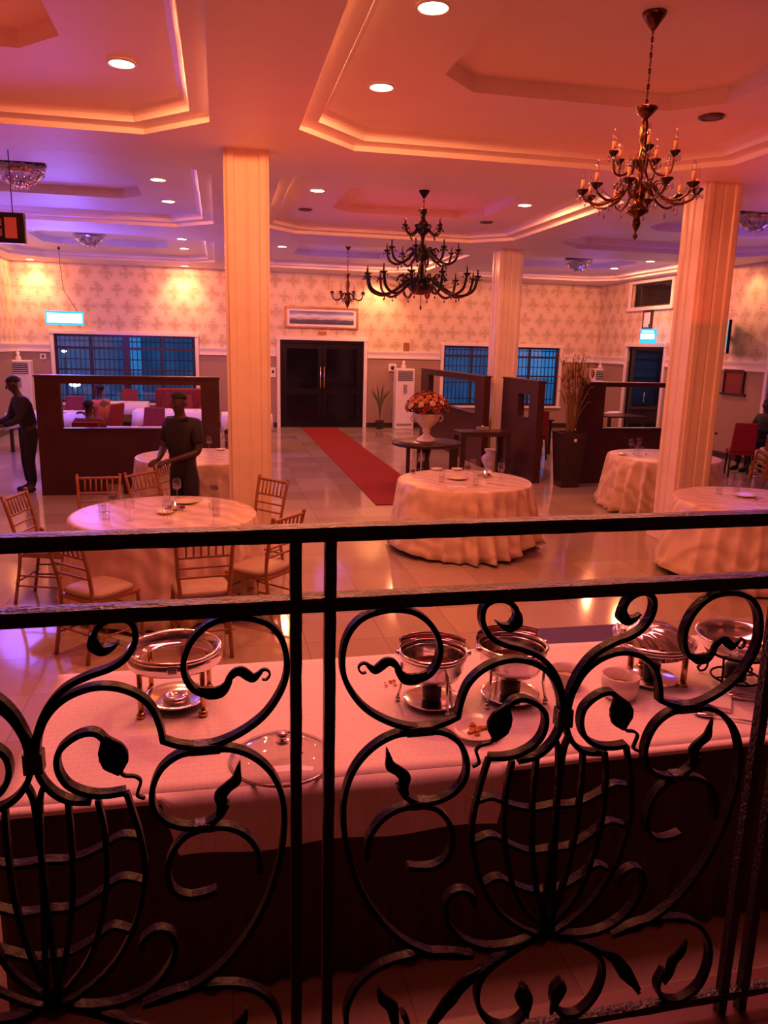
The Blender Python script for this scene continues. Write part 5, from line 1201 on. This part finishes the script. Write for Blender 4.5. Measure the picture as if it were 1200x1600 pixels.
bar('scroll', [(655, 1142), (618, 1146), (584, 1164), (556, 1194), (540, 1232), (536, 1275), (543, 1330), (564, 1390), (598, 1440), (640, 1474), (690, 1490), (738, 1491)])
bar('scroll', [(655, 1142), (690, 1142), (716, 1158), (728, 1186), (725, 1214), (708, 1236), (682, 1249), (655, 1252), (634, 1243), (622, 1226)])
blade('leaf', [(636, 1246), (630, 1228), (632, 1214), (622, 1204), (610, 1196), (607, 1182), (604, 1168)], [.008, .019, .022, .018, .019, .010, .002])
bar('scroll', [(655, 1256), (622, 1262), (594, 1280), (576, 1308), (572, 1340)])
bar('scroll', [(655, 1256), (682, 1262), (701, 1284), (706, 1312), (697, 1338), (676, 1352), (652, 1354), (636, 1352)])
bar('scroll', [(838, 1461), (800, 1474), (760, 1478), (725, 1468), (702, 1445), (694, 1418), (703, 1396), (722, 1389), (738, 1398), (740, 1412)])
for p in ([(763, 1184), (754, 1212), (744, 1248), (737, 1290), (739, 1330), (752, 1380), (780, 1425), (820, 1452), (858, 1462)], [(800, 1187), (791, 1230), (787, 1290), (793, 1350), (812, 1410), (858, 1458)], [(838, 1178), (833, 1230), (830, 1300), (835, 1370), (845, 1420), (860, 1458)], [(866, 1150), (872, 1175), (870, 1240), (867, 1300), (864, 1380), (861, 1458)]): bar('basket_rib', p, .009, .012)
for p in ([(742, 1258), (770, 1250), (800, 1262), (835, 1268), (870, 1262)], [(738, 1322), (770, 1310), (800, 1325), (832, 1335), (868, 1330)], [(756, 1388), (780, 1376), (805, 1388), (838, 1398), (864, 1394)]): bar('basket_band', p, .007, .02)
bar('scroll', [(800, 1482), (770, 1500), (740, 1524), (712, 1552), (690, 1580), (672, 1602)], .008)
blade('leaf', [(752, 1512), (726, 1532), (702, 1562), (682, 1586), (668, 1600)], [.004, .022, .030, .018, .003])
bar('scroll', [(738, 1491), (690, 1486), (640, 1492), (596, 1506), (562, 1532), (543, 1566), (541, 1600), (555, 1630), (588, 1641), (622, 1628), (637, 1602), (628, 1580)])
blade('leaf', [(590, 1542), (598, 1560), (612, 1572), (616, 1592), (622, 1606)], [.003, .020, .024, .018, .005])
bar('scroll', [(838, 1462), (790, 1490), (755, 1520), (744, 1552), (752, 1582), (775, 1600), (802, 1596), (822, 1575), (826, 1552), (815, 1540)])
blade('leaf', [(815, 1540), (812, 1556), (820, 1574), (824, 1590)], [.008, .022, .018, .004])
def panel(cx, sl, sr):
    for side, s in ((1, sl), (-1, sr)):
        for name, kind, p, w, d in T_:
            pts = [(cx+x*s*side, (0 if name in ('scroll', 'tendril') else (-.001 if name != 'basket_band' else .012)), z) for x, z in p]
            b = MB(); b.strap(pts, w, d); b.build(name, 'iron_smooth', ro)
    for x, z, w, h in ((cx, CXP.z, .030, .036), (cx+sl*(Py(655, 1139, RY).x-CXP.x), Py(655, 1139, RY).z, .05, .018), (cx-sr*(Py(655, 1139, RY).x-CXP.x), Py(655, 1139, RY).z, .05, .018), (cx+sl*(Py(655, 1254, RY).x-CXP.x), Py(655, 1254, RY).z, .034, .016), (cx-sr*(Py(655, 1254, RY).x-CXP.x), Py(655, 1254, RY).z, .034, .016)):
        b = MB(); b.box(x-w/2, x+w/2, -.013, .013, z-h/2, z+h/2); b.build('collar', 'iron', ro, .002)
panel(CXP.x, 1.0, .94)
panel(Py(52, 1175, RY).x, 1.0, .97)

# ------------------------------------------------------------------ light
w = bpy.data.worlds.new('world'); SC.world = w; w.use_nodes = True
bg = w.node_tree.nodes['Background']; bg.inputs[0].default_value = (.03, .19, .42, 1); bg.inputs[1].default_value = 1.2
def area(x, y, z, sx, sy, e, col, tgt):
    l = bpy.data.lights.new('fill_area', 'AREA'); l.shape = 'RECTANGLE'; l.size = sx; l.size_y = sy; l.energy = e; l.color = col
    o = bpy.data.objects.new('fill_area', l); COL.objects.link(o); o.location = (x, y, z); o.rotation_euler = (Vector(tgt)-Vector((x, y, z))).to_track_quat('-Z', 'Y').to_euler(); return o
def point(x, y, z, e, col, r=.1):
    l = bpy.data.lights.new('blue_fill', 'POINT'); l.energy = e; l.color = col; l.shadow_soft_size = r
    o = bpy.data.objects.new('blue_fill', l); COL.objects.link(o); o.location = (x, y, z); return o
RED = (1, .045, .035); BLUE = (.20, .12, 1)
area(1.1, 3.0, 3.96, 3.4, .7, 50, (1, .17, .19), (1.1, 3.1, 0))        # unseen pink fill light added above the buffet to light its cloth
for x, y, z, e in ((-2.3, 6.0, 2.5, 8), (1.0, 6.9, 2.5, 7), (4.6, 6.9, 2.5, 7), (2.8, 11.2, 2.7, 11), (7.9, 8.0, 2.6, 10)): area(x, y, z, 1.6, 1.6, e, RED, (x, y+.01, 9))  # unseen red fill added in mid-air, facing up to redden the ceiling
for x, tx, e in ((-1.5, -2.6, 160), (1.2, 1.6, 160), (3.6, 6.0, 160)): spot(x, -1.0, 3.45, e, (1, .10, .07), 46, .6, (tx, 8.0, 4.25))  # unseen red fill added behind the camera to pick out the ceiling mouldings
for x, e in ((2.2, 130), (6.6, 130), (9.4, 60)): spot(x, 17.2, 4.0, e*.8, (1, .31, .13), 76, .6, (x, 20.6, 1.9))  # added warm fill without fittings, brightens the back wall
spot(4.3, 11.6, 4.1, 90, (1, .26, .095), 60, .6, (5.37, 14.2, 1.7)); spot(4.0, 5.4, 4.1, 40, (1, .26, .095), 60, .6, (5.37, 8.0, 1.7))  # extra unseen beams added to brighten the middle and right columns
for x, y, e in ((2.8, 5.0, 90), (-2.2, 5.2, 60), (2.8, 10.8, 110), (7.9, 8.5, 80), (-2.2, 10.5, 30)): spot(x, y, 4.20, e, (1, .07, .05), 150, .8)  # added red fill pointing down, no fittings, reddens floor and tables
for x, y, z, e in ((-3.2, 12.9, 2.7, 50), (-2.6, 15.0, 2.8, 120), (9.0, 11.2, 3.0, 24), (8.6, 17.0, 3.0, 15), (2.6, 17.6, 3.4, 6)): point(x, y, z, e, BLUE, .45)  # blue fill points added in mid-air, tint ceiling and tablecloths purple
for x, y, tx, ty in ((-4.28, 20.0, -4.3, 20.6), (-.80, 20.0, -.85, 20.6), (4.2, 20.0, 4.15, 20.6), (-4.4, 18.9, -4.85, 18.9), (10.1, 17.2, 10.6, 17.2), (10.1, 14.0, 10.6, 14.0)): spot(x, y, 3.96, 100 if x < 10 else 35, (1, .40, .16), 100, .9, (tx, ty, 2.9))
SC.view_settings.view_transform = 'Standard'; SC.view_settings.look = 'None'; SC.view_settings.exposure = 0.4; SC.view_settings.gamma = 1.0; SC.view_settings.use_curve_mapping = False
SC.cycles.use_denoising = True; SC.cycles.max_bounces = 8; SC.cycles.diffuse_bounces = 4; SC.cycles.glossy_bounces = 4; SC.cycles.transparent_max_bounces = 16; SC.cycles.caustics_reflective = False; SC.cycles.caustics_refractive = False
SC.cycles.sample_clamp_indirect = 6
